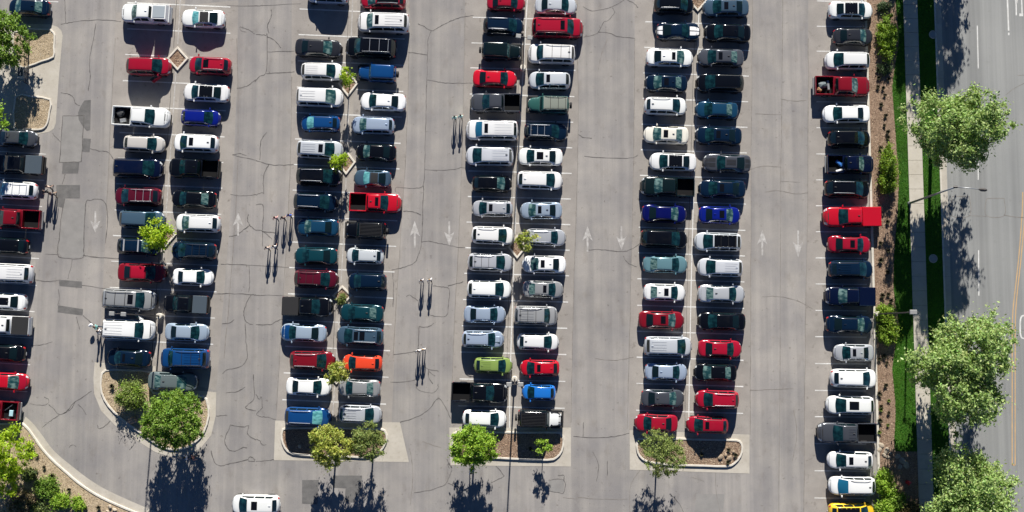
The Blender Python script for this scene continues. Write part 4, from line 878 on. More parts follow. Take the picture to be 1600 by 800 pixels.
def look(kind, colour, F):
    a = colour + ' ' + TYPES[kind]['word']
    x = ''
    if F.get('roof') == 'black': x = 'with black roof'
    elif F.get('roof') == 'cloth': x = 'with black soft top'; a = a.replace('coupe', 'convertible')
    elif F.get('roof') == 'khaki': x = 'with khaki top'
    elif 'shell' in F: x = 'with camper shell'
    elif 'stripe' in F: x = 'with %s stripes' % F['stripe']
    elif 'cargo' in F: x = 'with slatted roof rack' if 'hood' not in F else 'with white hood'
    elif 'cover' in F: x = 'with covered bed'
    elif 'bars' in F: x = 'with two pale crossbars'
    elif 'open' in F: x = 'with open door'
    elif 'scoop' in F: x = 'with hood scoop'
    elif 'sun2' in F: x = 'with two sunroofs'
    elif 'sun' in F: x = 'with sunroof'
    elif 'rack' in F: x = 'with roof rack'
    elif 'rails' in F: x = 'with roof rails'
    elif kind == 'pickup': x = 'with open bed'
    return (a + ' ' + x).strip(), a
_cargo = []
for row, lst in CARS.items():
    prev = None
    for i, (x0, x1, yc, kind, colour, face, F) in enumerate(lst):
        a, b = P(x0, yc, .75), P(x1, yc, .75); L = (b - a).length * 0.99; c = (a + b) / 2
        L = min(L, 6.1)
        rz = math.radians(ANG[row] + random.uniform(-.9, .9)) + (math.pi if face == 'L' else 0)
        full, short = look(kind, colour, F)
        nm = 'convertible' if F.get('roof') == 'cloth' else TYPES[kind]['name']
        root = empty(nm, (c.x, c.y, 0.0), rz)
        if row == 'K': lab = 'white SUV with sunroof alone in the aisle, cut by the bottom edge'; grp = None
        else:
            where = ('at the top of the %s row from left' % ORD[row]) if prev is None else ('below the %s, %s row from left' % (prev, ORD[row]))
            lab = full + ' ' + where; grp = 'cars parked in rows'
        cat = 'pickup truck' if kind == 'pickup' else 'car'
        tag(root, lab, cat, grp)
        build_car(kind, L, colour, F, root)
        if row in 'ABFJ' and kind == 'pickup' and not ({'cover', 'shell'} & set(F)): _cargo.append((row, i, root, L))
        prev = short

# ------------------------------------------------------------------ loads lying in open pickup beds
def bag_mesh(name, sx, sy, sz, seed, mat):
    bm = bmesh.new(); bmesh.ops.create_icosphere(bm, subdivisions=2, radius=0.5)
    r = random.Random(seed); off = Vector((r.uniform(0, 9), r.uniform(0, 9), 0))
    for v in bm.verts:
        k = 1 + .22 * math.sin(v.co.x * 7 + off.x) * math.sin(v.co.y * 6 + off.y) + r.uniform(-.06, .06)
        v.co = Vector((v.co.x * sx * k, v.co.y * sy * k, max(v.co.z, -.32) * sz * k))
    me = bpy.data.meshes.new(name); bm.to_mesh(me); bm.free(); me.materials.append(mat); return me
def put_in_bed(root, L, name, me, lx, ly, lz, rz, label, cat, zb_=.58):
    p = Matrix.Translation(root.location) @ Matrix.Rotation(root.rotation_euler.z, 4, 'Z') @ Vector((-L / 2 + lx, ly, zb_ + lz))
    o = link(name, me); o.location = p; o.rotation_euler = (0, 0, root.rotation_euler.z + rz); tag(o, label, cat); return o
for row, i, root, L in _cargo:
    if row == 'J' and i == 3:
        put_in_bed(root, L, 'tarpaulin', bag_mesh('tarpaulin', 1.1, .9, .5, 1, flat('grey_tarp', (.10, .13, .14), .6)), .85, .1, .16, .3, 'crumpled grey tarp in the dark red pickup bed', 'tarp')
        put_in_bed(root, L, 'sack', bag_mesh('sack', .5, .6, .4, 2, flat('brown_sack', (.25, .14, .07), .8)), .55, -.4, .13, .9, 'brown sack in the dark red pickup bed beside the tarp', 'sack')
        m = MB(); m.box(-.12, .12, -.5, .5, 0, .25, .03); put_in_bed(root, L, 'crate', mesh('crate', m.v, m.f), 1.45, .1, 0, .1, 'dark slim crate behind the cab of the dark red pickup', 'crate').data.materials.append(M_STEEL)
    if row == 'J' and i == 6:
        m = MB(); m.box(-.42, .42, -.14, .14, 0, .26, .04); put_in_bed(root, L, 'bag', mesh('bag', m.v, m.f), 1.35, .12, 0, -.7, 'bright blue bag lying in the navy pickup bed', 'bag').data.materials.append(flat('blue_bag', (.03, .16, .5), .5))
        m = MB(); m.box(-.4, .4, -.1, .1, 0, .2, .04); put_in_bed(root, L, 'plank', mesh('plank', m.v, m.f), 1.35, -.62, 0, .25, 'white plank bundle in the navy pickup bed', 'plank').data.materials.append(M_WSTRIPE)
    if row == 'A' and i == 11:
        m = MB(); m.box(-.2, .2, -.3, .3, 0, .36, .03); put_in_bed(root, L, 'cool_box', mesh('cool_box', m.v, m.f), .75, .25, 0, 0, 'pale blue cool box in the dark red pickup bed at left', 'cool box').data.materials.append(flat('cool_box_blue', (.35, .55, .62), .5))
        m = MB(); m.tube([(-.5, 0, .05), (.5, 0, .05)], .05, 8); put_in_bed(root, L, 'pipe', mesh('pipe', m.v, m.f), 1.2, -.3, 0, .7, 'white pipe in the dark red pickup bed at left', 'pipe').data.materials.append(M_WSTRIPE)
    if row == 'B' and i == 2:
        put_in_bed(root, L, 'sack', bag_mesh('sack', .9, .8, .45, 5, flat('black_sack', (.03, .032, .035), .6)), .8, .3, .15, .2, 'black sack in the open bed of the white pickup', 'sack')
        m = MB(); m.box(-.3, .3, -.18, .18, 0, .3, .03); put_in_bed(root, L, 'crate', mesh('crate', m.v, m.f), 1.1, -.45, 0, .2, 'grey crate in the open bed of the white pickup', 'crate').data.materials.append(M_STEEL)

# ------------------------------------------------------------------ trees and shrubs
def leaf_cloud(name, centres, radii, per, size, cols, up=0.35, flatten=0.8):
    """leaf-sized folded faces round each twig cluster"""
    V, C = [], []
    cols = np.array(cols)
    for c, r in zip(centres, radii):
        n = int(per * rng.uniform(.7, 1.3))
        d = rng.normal(0, 1, (n, 3)); d /= np.linalg.norm(d, axis=1)[:, None] + 1e-9
        p = np.array(c) + d * (r * np.abs(rng.normal(0, .72, n)))[:, None] * np.array([1, 1, flatten])
        nm = rng.normal(0, 1, (n, 3)) + d * 0.6; nm[:, 2] += up * 2; nm /= np.linalg.norm(nm, axis=1)[:, None]
        t = np.cross(nm, rng.normal(0, 1, (n, 3))); t /= np.linalg.norm(t, axis=1)[:, None] + 1e-9; b = np.cross(nm, t)
        s = rng.uniform(size * .65, size * 1.35, n)[:, None]
        V.append(np.stack([p - t * s, p + b * s * .48 - nm * s * .15, p + t * s, p - b * s * .48 - nm * s * .15], 1))
        tint = cols[rng.integers(0, len(cols), n)] * .6 + cols[rng.integers(0, len(cols))] * .4
        C.append(tint * rng.uniform(.75, 1.3, n)[:, None] * (1 + rng.normal(0, .06, (n, 3))))
    return quads_mesh(name, np.concatenate(V), np.clip(np.concatenate(C), 0.003, 1))
def crown_points(c, r, n, shell=0.55, lump=0.25, seed=0, flat_bottom=0.6):
    g_ = np.random.default_rng(seed); pts = []
    ph = g_.uniform(0, 6.28, 6)
    while len(pts) < n:
        d = g_.normal(0, 1, 3); d /= np.linalg.norm(d)
        if d[2] < -flat_bottom: continue
        a = math.atan2(d[1], d[0]); k = 1 + lump * (math.sin(2 * a + ph[0]) * .5 + math.sin(3 * a + ph[1]) * .4 + math.sin(5 * a + ph[2] + 3 * d[2]) * .35)
        q = shell + (1 - shell) * g_.uniform() ** .5 if g_.uniform() < .8 else g_.uniform(.1, shell)
        if g_.uniform() < .07: q = g_.uniform(1.0, 1.16)
        pts.append((c[0] + d[0] * r[0] * k * q, c[1] + d[1] * r[1] * k * q, c[2] + d[2] * r[2] * k * q))
    return pts
def tree(px, py, zc, rx, ry, rz, label, cols, nclump=70, per=150, leaf=.16, clump=.22, seed=1, trunk_r=.16, base=None, group='trees', lump=.16, shell=.5, name='tree'):
    zc, rz = zc * .92, rz * .95
    c = P(px, py, zc); bx, by = (c.x, c.y) if base is None else (P(*base).x, P(*base).y)
    root = empty(name, (bx, by, 0.0)); cl = (c.x - bx, c.y - by, zc)
    pts = crown_points(cl, (rx, ry, rz), nclump, seed=seed, lump=lump, shell=shell)
    rad = [max(rx, rz) * clump * random.uniform(.75, 1.25) for _ in pts]
    link('crown', leaf_cloud('crown', pts, rad, per, leaf, cols), M_LEAF, root)
    m = MB(); fork = Vector((cl[0] * .5, cl[1] * .5, max(.4, zc - rz * .75)))
    m.tube([(0, 0, 0.02), (fork.x * .3, fork.y * .3, fork.z * .35), tuple(fork)], [trunk_r * 1.25, trunk_r, trunk_r * .8], 9)
    r_ = random.Random(seed)
    for q in r_.sample(pts, min(len(pts), 16)):
        q = Vector(q); mid = fork.lerp(q, .5) + Vector((0, 0, .12 * rz)); m.tube([tuple(fork), tuple(mid), tuple(q)], [trunk_r * .55, trunk_r * .3, trunk_r * .1], 6)
    m.build('trunk', M_BARK, root, True)
    tag(root, label, 'tree' if name == 'tree' else 'shrub', group)
    return root
G_PALE = [tuple(min(.5, 1.75 * q) for q in c_) for c_ in [(0.178, 0.238, 0.078), (0.145, 0.208, 0.058), (0.225, 0.275, 0.118), (0.105, 0.165, 0.040)]]
G_MID = [tuple(min(.5, 1.90 * q) for q in c_) for c_ in [(0.095, 0.155, 0.022), (0.075, 0.13, 0.018), (0.125, 0.185, 0.03), (0.055, 0.10, 0.014)]]
G_BRIGHT = [tuple(min(.5, 1.75 * q) for q in c_) for c_ in [(0.135, 0.215, 0.022), (0.17, 0.245, 0.03), (0.10, 0.175, 0.018)]]
G_YEL = [tuple(min(.5, 1.45 * q) for q in c_) for c_ in [(0.26, 0.28, 0.055), (0.21, 0.245, 0.045), (0.31, 0.315, 0.08), (0.155, 0.195, 0.035)]]
G_OLIVE = [tuple(min(.5, 1.70 * q) for q in c_) for c_ in [(0.115, 0.145, 0.04), (0.09, 0.12, 0.032), (0.145, 0.17, 0.05)]]
G_LIME = [tuple(min(.5, 1.55 * q) for q in c_) for c_ in [(0.20, 0.28, 0.016), (0.155, 0.24, 0.012), (0.25, 0.32, 0.02)]]
STREET = 'street trees on the verge'
tree(1488, -170, 6.6, 3.3, 4.3, 3.4, 'street tree above the top edge whose shadow falls on sidewalk and road', G_PALE, 420, 75, .15, .16, 11, .2, group=STREET, lump=.42, shell=.42)
tree(1496, 201, 6.9, 3.65, 4.0, 3.3, 'pale green street tree on the verge beside the street lamp', G_PALE, 440, 75, .15, .16, 12, .2, group=STREET, lump=.42, shell=.42)
tree(1506, 577, 6.3, 4.35, 4.55, 3.6, 'largest pale green street tree, middle of the road verge', G_PALE, 560, 75, .15, .15, 13, .22, group=STREET, lump=.42, shell=.42)
tree(1516, 784, 6.0, 4.1, 3.8, 3.4, 'pale green street tree cut by the bottom right edge', G_PALE, 480, 75, .15, .16, 14, .2, group=STREET, lump=.42, shell=.42)
LOT = 'trees planted in the parking lot'
tree(271, 656, 4.2, 2.85, 2.75, 2.6, 'large round green tree on the teardrop island', G_MID, 330, 80, .11, .12, 21, .17, group=LOT, lump=.10)
tree(516, 698, 4.0, 1.9, 2.1, 1.8, 'yellow green tree on the island below the blue SUV', G_YEL, 150, 75, .11, .15, 22, .10, group=LOT, lump=.2)
tree(577, 690, 3.9, 1.8, 1.75, 1.6, 'olive green tree on the island below the silver SUV', G_OLIVE, 160, 65, .085, .15, 23, .09, group=LOT, lump=.18)
tree(740, 697, 3.9, 2.15, 2.15, 2.1, 'dense green tree below the white hatchback, third island', G_BRIGHT, 170, 85, .12, .15, 24, .11, group=LOT, lump=.14)
tree(850, 698, 2.1, .75, .75, .8, 'tiny sapling on the third island below the black off-roader', G_BRIGHT, 14, 70, .11, .33, 25, .05, group=LOT)
tree(1035, 711, 4.1, 2.05, 2.2, 1.8, 'feathery green tree on the island below the red sedan', G_OLIVE + [(0.27, 0.34, 0.10)], 170, 65, .085, .15, 26, .09, group=LOT, lump=.2)
tree(243, 366, 2.7, 1.45, 1.5, 1.2, 'bright green small tree overhanging the car with pale crossbars', G_LIME, 34, 120, .12, .3, 27, .07, group=LOT)
tree(540, 122, 2.9, .75, 1.0, 1.0, 'slim sapling in the diamond planter by two white SUVs', G_LIME, 18, 75, .10, .33, 28, .05, group=LOT)
tree(531, 252, 2.2, .85, .8, .8, 'small bright sapling beside the silver sunroof SUV', G_LIME, 20, 90, .09, .33, 29, .05, group=LOT)
tree(526, 583, 3.0, 1.2, 1.15, 1.0, 'young yellow green tree between dark red SUV and orange hatchback', G_YEL, 30, 100, .11, .3, 30, .06, group=LOT)
tree(821, 377, 2.5, 1.0, 1.0, .9, 'small pale tree over the silver wagon in the third double row', G_YEL, 26, 75, .10, .3, 31, .05, group=LOT)
tree(2, 62, 3.3, 2.5, 3.0, 2.1, 'dense green tree at the top left entrance pavement', G_MID, 200, 85, .12, .15, 32, .15, group=LOT)
tree(-18, 183, 4.0, 1.7, 1.4, 1.6, 'green tree peeking in at the left edge above the slate sedan', G_BRIGHT, 40, 150, .13, .25, 33, .1, group=LOT)
tree(2, 722, 3.3, 2.6, 3.0, 2.2, 'bright yellow green tree at the bottom left edge', G_LIME, 200, 65, .12, .15, 34, .12, group=LOT, lump=.35)
def shrub(px, py, rx, ry, h, label, cols, n=26, per=90, leaf=.09, seed=1, group='shrubs'):
    o = P(px, py, h * .5); root = empty('shrub', (o.x, o.y, .08))
    pts = crown_points((0, 0, h * .45), (rx * .88, ry * .88, h * .5), int(n * 1.5), seed=seed, lump=.12, flat_bottom=.7)
    link('foliage', leaf_cloud('foliage', pts, [max(rx * .36, .12) * random.uniform(.8, 1.2) for _ in pts], per, leaf, cols), M_LEAF, root)
    m = MB()
    for q in pts[:8]: m.tube([(0, 0, 0), (q[0] * .4, q[1] * .4, q[2] * .6), q], [.03, .02, .008], 5)
    m.build('stem', M_BARK, root); tag(root, label, 'shrub', group)
G_HEDGE = [tuple(min(.5, 1.80 * q) for q in c_) for c_ in [(0.105, 0.165, 0.018), (0.135, 0.195, 0.022), (0.08, 0.13, 0.014)]]
G_GREY = [(0.08, 0.12, 0.055), (0.06, 0.095, 0.04)]
G_DRY = [(0.30, 0.24, 0.15), (0.22, 0.17, 0.10), (0.13, 0.14, 0.05)]
G_BROWN = [(0.15, 0.11, 0.045), (0.11, 0.085, 0.035), (0.09, 0.10, 0.03)]
shrub(1387, 57, 1.05, 2.6, 1.3, 'tall clipped hedge shrub beside the dark grey sedan, top of mulch bed', G_HEDGE, 60, 140, seed=41)
shrub(1388, 268, .98, 2.6, 1.3, 'long clipped hedge shrub beside the navy pickup with blue bag', G_HEDGE, 60, 140, seed=42)
shrub(1384, 490, 1.05, 1.2, 1.2, 'upper of two joined shrubs at the foot of the single lamp', G_HEDGE, 34, 120, seed=43)
shrub(1388, 520, .95, 1.3, 1.1, 'lower of two joined shrubs below the single lamp', G_HEDGE, 34, 120, seed=44)
shrub(1383, 756, 1.05, 1.3, 1.2, 'green shrub below the pale stones, beside the white SUV', G_BRIGHT, 36, 120, seed=45)
shrub(1381, 792, 1.1, 1.1, 1.2, 'green shrub at the bottom edge beside the yellow SUV', G_BRIGHT, 34, 120, seed=46)
shrub(1400, 784, 1.1, 1.0, 1.0, 'dark green low shrub between brown bush and green shrubs', G_MID, 30, 110, seed=47)
shrub(1418, 797, 1.4, 1.0, 1.1, 'brown dry bush at the bottom edge beside the sidewalk', G_BROWN, 36, 110, .08, seed=48)
shrub(205, 618, 1.55, 1.5, 1.5, 'olive bush left of the large round tree, teardrop island', G_OLIVE + G_BRIGHT[:1], 44, 130, seed=49)
shrub(72, 762, 1.25, 1.0, .9, 'leafy green shrub in the middle of the corner bed', G_MID, 34, 100, seed=50)
shrub(94, 783, 1.0, .8, .8, 'green shrub nearest the bottom edge among three, corner bed', G_BRIGHT, 26, 100, seed=51)
shrub(121, 787, .75, .7, .6, 'small bright shrub at the right of the corner bed shrubs', G_BRIGHT, 22, 80, seed=52)
shrub(47, 741, .7, .7, .6, 'grey green shrub beside the yellow green corner tree', G_GREY + G_OLIVE, 20, 80, seed=53)
shrub(62, 794, .9, .7, .7, 'grey green shrub at the bottom edge beside dry grass', G_GREY + G_OLIVE, 24, 90, seed=54)
shrub(34, 786, 1.3, 1.1, .8, 'dry tan grass clump at the bottom left', G_DRY, 30, 110, .12, seed=55)
shrub(46, 702, .5, .5, .4, 'small pale shrub near the yellow tree, top of corner bed', G_GREY + G_OLIVE, 12, 60, seed=56)
shrub(535, 467, .55, .5, .55, 'low round shrub in the diamond planter above the teal sedan', G_OLIVE, 18, 80, .07, seed=57)
shrub(1381, 10, .8, .55, .5, 'grey green plant at the top of the mulch bed', G_GREY, 18, 60, seed=58)
shrub(1381, 108, .8, .5, .5, 'grey green plant just below the tall hedge shrub', G_GREY, 18, 60, seed=59)
ORDW = ['first', 'second', 'third', 'fourth', 'fifth', 'sixth', 'seventh', 'eighth', 'ninth', 'tenth', 'eleventh', 'twelfth']
# young plants: one kind, many spots
def tuft_mesh(seed, cols, r=.26, h=.24):
    g_ = np.random.default_rng(seed); n = 46
    a = g_.uniform(0, 6.28, n); ln = g_.uniform(.5, 1, n); w = .025
    d = np.stack([np.cos(a), np.sin(a), np.zeros(n)], 1); s_ = np.stack([-np.sin(a), np.cos(a), np.zeros(n)], 1) * w
    b0 = d * .03; mid = d * (r * .55 * ln)[:, None] + np.array([0, 0, h * .8]) * ln[:, None]; tip = d * (r * ln)[:, None] + np.array([0, 0, h * .75]) * ln[:, None]
    V = np.concatenate([np.stack([b0 - s_, b0 + s_, mid + s_, mid - s_], 1), np.stack([mid - s_, mid + s_, tip + s_ * .2, tip - s_ * .2], 1)])
    C = np.array(cols)[g_.integers(0, len(cols), 2 * n)] * g_.uniform(.7, 1.3, 2 * n)[:, None]
    return quads_mesh('young_plant', V, C)
TUFT_D = [tuft_mesh(s_, [(0.035, 0.04, 0.02), (0.06, 0.055, 0.028), (0.02, 0.022, 0.012)]) for s_ in (1, 2)]
TUFT_G = [tuft_mesh(s_, [(0.14, 0.19, 0.03), (0.10, 0.15, 0.025)]) for s_ in (3,)]
def tuft(px, py, green, label, group, k=1.0):
    o = bpy.data.objects.new('young_plant', random.choice(TUFT_G if green else TUFT_D)); COL.objects.link(o)
    if not o.data.materials: o.data.materials.append(M_LEAF)
    o.location = P(px, py, .1); o.rotation_euler = (0, 0, random.uniform(0, 6)); s_ = random.uniform(.85, 1.3) * k; o.scale = (s_, s_, s_)
    tag(o, label, 'plant', group)
_seen = {}
for p in sorted([(1371,136),(1379,138),(1382,149),(1376,164),(1383,181),(1381,196),(1386,207),(1387,215),(1375,231),(1386,231),(1372,122),(1388,124),(1386,347),(1375,380),(1387,392),(1375,407),(1386,425),(1378,462),(1387,460),(1391,470),(1373,561),(1385,567),(1380,556),(1383,602),(1373,615),(1376,635),(1388,645),(1374,657)], key=lambda q: q[1]):
    cr = min(CARS['J'], key=lambda q: abs(q[2] - p[1])); nc = look(cr[3], cr[4], cr[6])[0]; _seen[nc] = k_ = _seen.get(nc, 0) + 1
    tuft(*p, False, '%s dark young plant down the mulch bed beside the %s' % (ORDW[k_ - 1], nc), 'young dark plants in the mulch bed', 1.15)
for k_, p in enumerate([(1388, 626), (1376, 640), (1387, 664), (1373, 675)]):
    tuft(*p, True, ORDW[k_] + ' from the top of the small light green young plants low in the mulch bed', 'young green plants in the mulch bed')
for k_, p in enumerate([(28, 690), (59, 712), (70, 730), (83, 744), (109, 765), (135, 793), (155, 793)]):
    tuft(*p, False, 'small dark grass tuft in the tan corner bed, %s from the left' % ORDW[k_], 'tufts in the corner bed', 1.2)
for p, w_ in [((1096, 710), 'leftmost dark tuft in the bed of the rightmost island'), ((1138, 703), 'upper dark tuft among rocks of the rightmost island'), ((1149, 711), 'dark tuft nearest the rounded kerb of the rightmost island'), ((1137, 722), 'lowest dark tuft among rocks of the rightmost island'), ((829, 701), 'dark tuft left of the tiny sapling, third island')]:
    tuft(*p, False, w_, 'tufts in island beds', 1.2)
tuft(176, 604, False, 'dark tuft left of the olive bush on the teardrop island', None, 1.3)

# ------------------------------------------------------------------ stones
def rock(px, py, sx, sy, sz, label, mat, group, seed, z=.08):
    bm = bmesh.new(); bmesh.ops.create_icosphere(bm, subdivisions=2, radius=.5); r = random.Random(seed); dirs = [Vector((r.gauss(0, 1), r.gauss(0, 1), r.gauss(0, .7))).normalized() for _ in range(9)]
    for v in bm.verts:
        k = 1.0
        for d in dirs: k = min(k, .40 / max(.05, v.co.dot(d)) if v.co.dot(d) > .05 else 1)
        v.co = Vector((v.co.x * sx * k, v.co.y * sy * k, v.co.z * sz * k))
    me = bpy.data.meshes.new('rock'); bm.to_mesh(me); bm.free(); me.materials.append(mat)
    o = bpy.data.objects.new('rock', me); COL.objects.link(o); o.location = P(px, py, z + sz * .22); o.rotation_euler = (0, 0, r.uniform(0, 6)); tag(o, label, 'rock', group)
for i, (x, yy, r) in enumerate([(1365, 697, .6), (1374, 703, .7), (1377, 696, .75), (1382, 711, .55), (1385, 704, .8), (1387.5, 714, .55), (1391, 708, .4)]):
    rock(x, yy, r, r * .72, .16, 'pale flat stone in the mulch bed beside the slate pickup, ' + ORDW[i] + ' from left', M_STONE, 'pale stones in the mulch bed', 60 + i)
for i, (x, yy, r) in enumerate([(1403, 713, .7), (1406, 729, .6), (1410, 720, .8), (1416, 727, .8)]):
    rock(x, yy, r, r * .8, .1, 'grey flagstone in shade between pale stones and sidewalk, ' + ORDW[i] + ' from left', M_STONE, 'shaded flagstones', 70 + i)
rock(207, 657, 1.15, .8, .6, 'pinkish boulder below the olive bush on the teardrop island', M_REDSTONE, None, 81)
for i, (x, yy, r) in enumerate([(168, 799, .4), (172, 792, .55), (179, 797, .6)]):
    rock(x, yy, r, r * .7, .3, 'pale stone against the kerb of the corner bed, ' + ORDW[i] + ' from left', M_STONE, 'pale stones in the corner bed', 84 + i)
for i, (x, yy, r) in enumerate([(1098, 704, .6), (1126, 714, .9), (1134, 711, .55), (1140, 716, .8), (1146, 706, .5)]):
    rock(x, yy, r * .8, r * .6, .28, 'tan rock in the island bed below the red hatchback, ' + ORDW[i] + ' from left', M_TANSTONE, 'rocks in the right island', 90 + i)
rock(468, 697, .5, .4, .3, 'grey stone in shade on the island left of the yellow tree', M_STONE, None, 97)

# ------------------------------------------------------------------ lamps
def twin_lamp(bx, by, tx, ty, label, rz=0.0):
    b = P(bx, by); root = empty('lamp_post', b, rz); H_ = 11.5
    m = MB(); m.tube([(0, 0, 0), (0, 0, .75), (0, 0, .78)], [.32, .30, .26], 20); m.build('base', M_KERB, root, False)
    m = MB(); m.tube([(0, 0, .78), (0, 0, H_)], [.085, .06], 10); m.build('pole', M_BRONZE, root, True)
    for sg in (-1, 1):
        m = MB(); m.tube([(0, 0, H_ - .12), (sg * .32, 0, H_ - .06)], .035, 8); m.build('arm', M_BRONZE, root)
        m = MB(); m.box(min(sg * .30, sg * .78), max(sg * .30, sg * .78), -.19, .19, H_ - .12, H_ + .03, .03); hd = m.build('lamp_head', M_LAMPHEAD, root)
        m = MB(); m.box(min(sg * .36, sg * .72), max(sg * .36, sg * .72), -.14, .14, H_ - .14, H_ - .122); m.build('lens', M_LENS, hd)
    tag(root, label, 'lamp post', 'twin headed lamp posts')
twin_lamp(817, 108, 0, 0, 'twin headed lamp post between the dark green off-roader and white SUV', math.radians(-8))
twin_lamp(804, 592, 0, 0, 'twin headed lamp post between the lime hatchback and bright blue hatchback')
twin_lamp(252, 494, 0, 0, 'twin headed lamp post beside the white SUV with open door', math.radians(-3))
b = P(1369, 491); root = empty('lamp_post', b); m = MB(); m.tube([(0, 0, 0), (0, 0, .7), (0, 0, .73)], [.3, .28, .24], 20); m.build('base', M_KERB, root)
m = MB(); m.tube([(0, 0, .73), (0, 0, 10.1)], [.085, .06], 10); m.build('pole', M_BRONZE, root, True)
m = MB(); m.tube([(0, 0, 10.0), (.3, 0, 10.04)], .035, 8); m.build('arm', M_BRONZE, root)
m = MB(); m.box(-.55, .12, -.21, .21, 10.04, 10.2, .03); m.build('lamp_head', M_LAMPHEAD, root)
tag(root, 'single headed lamp post rising from the shrubs beside the mulch bed', 'lamp post')
b = P(1420, 318); root = empty('street_lamp', b); top = P(1494, 292, 11.0) - b; end = P(1531, 296, 11.3) - b
m = MB(); m.tube([(0, 0, 0), (0, 0, .35)], [.22, .16], 16); m.build('base', M_STEEL, root)
m = MB(); m.tube([(0, 0, .3), tuple(top * .5), tuple(top)], [.12, .10, .075], 12); m.build('pole', M_STEEL, root, True)
m = MB(); m.tube([tuple(top - Vector((.0, 0, .15))), tuple(top.lerp(end, .5) + Vector((0, 0, .12))), tuple(end)], [.05, .04, .035], 8); m.build('arm', M_STEEL, root, True)
m = MB(); m.tube([tuple(top - Vector((.22, 0, .1))), tuple(top + Vector((.12, 0, .02)))], .11, 8); m.build('bracket', M_BRONZE, root)
d = (end - top).normalized(); m = MB(); v0 = end - d * .1; m.tube([tuple(v0), tuple(v0 + d * .25), tuple(v0 + d * .6), tuple(v0 + d * .75)], [.06, .17, .15, .05], 10); m.build('lamp_head', M_BRONZE, root)
tag(root, 'tall grey street lamp with long arm reaching over the road', 'street lamp')

# ------------------------------------------------------------------ small street furniture
b = P(1417, 753); root = empty('fire_hydrant', b + Vector((0, 0, .08)))
m = MB(); m.tube([(0, 0, 0), (0, 0, .06), (0, 0, .061), (0, 0, .55), (0, 0, .551), (0, 0, .62), (0, 0, .72), (0, 0, .78)], [.2, .2, .13, .13, .17, .17, .12, .04], 14); m.build('barrel', M_HYDRANT, root)
m = MB(); m.tube([(-.26, 0, .42), (.26, 0, .42)], .065, 10); m.tube([(0, -.27, .40), (0, 0, .40)], .085, 10); m.build('nozzle', M_HYDRANT, root)
tag(root, 'red fire hydrant in tree shade beside the sidewalk', 'hydrant')
p0, p1 = P(47, 64), P(45, 132); root = empty('handrail', p0); d = p1 - p0
for t in (0, .25, .5, .75, 1):
    m = MB(); q = d * t; m.tube([tuple(q), tuple(q + Vector((0, 0, 1.05)))], .04, 8); m.build('post', M_BRONZE, root)
for z in (.35, .7, 1.05):
    m = MB(); m.tube([(0, 0, z), tuple(d + Vector((0, 0, z)))], .035, 8); m.build('rail', M_BRONZE, root)
m = MB(); m.tube([(0, 0, 1.05), (-.6, .35, 1.05), (-1.3, .45, 1.05)], .035, 8); m.tube([(-1.3, .45, 0), (-1.3, .45, 1.05)], .035, 8); m.build('return_rail', M_BRONZE, root)
tag(root, 'dark metal handrail beside the gravel bed at upper left', 'handrail')
b = P(39, 116); root = empty('utility_cabinet', b)  # metal utility cabinet with a dark top
m = MB(); m.box(-.34, .34, -.55, .55, .02, 1.0, .04); m.build('housing', flat('cabinet_grey', (.42, .42, .40), .6), root)
m = MB(); m.box(-.24, .24, -.45, .45, 1.002, 1.05, .02); m.build('lid', flat('cabinet_lid', (.07, .08, .09), .5), root)
tag(root, 'pale grey cabinet with dark lid beside the handrail', 'cabinet')
def manhole(px, py, label):
    b = P(px, py, .1); root = empty('drain_cover', b); m = MB(); m.tube([(0, 0, 0), (0, 0, .04)], .34, 24); m.build('lid', M_LAMPHEAD, root); m = MB()
    n = 24; v = []
    for r, z in ((.36, 0), (.36, .05), (.44, .05), (.46, 0)): v += [(r * math.cos(2 * math.pi * k / n), r * math.sin(2 * math.pi * k / n), z) for k in range(n)]
    m.add(v, [(i * n + k, i * n + (k + 1) % n, (i + 1) * n + (k + 1) % n, (i + 1) * n + k) for i in range(3) for k in range(n)]); m.build('rim', M_CONC, root); tag(root, label, 'drain cover')
manhole(1458, 54, 'round drain cover in the shaded verge at top'); manhole(1458, 404, 'round drain cover in the verge below the street lamp')

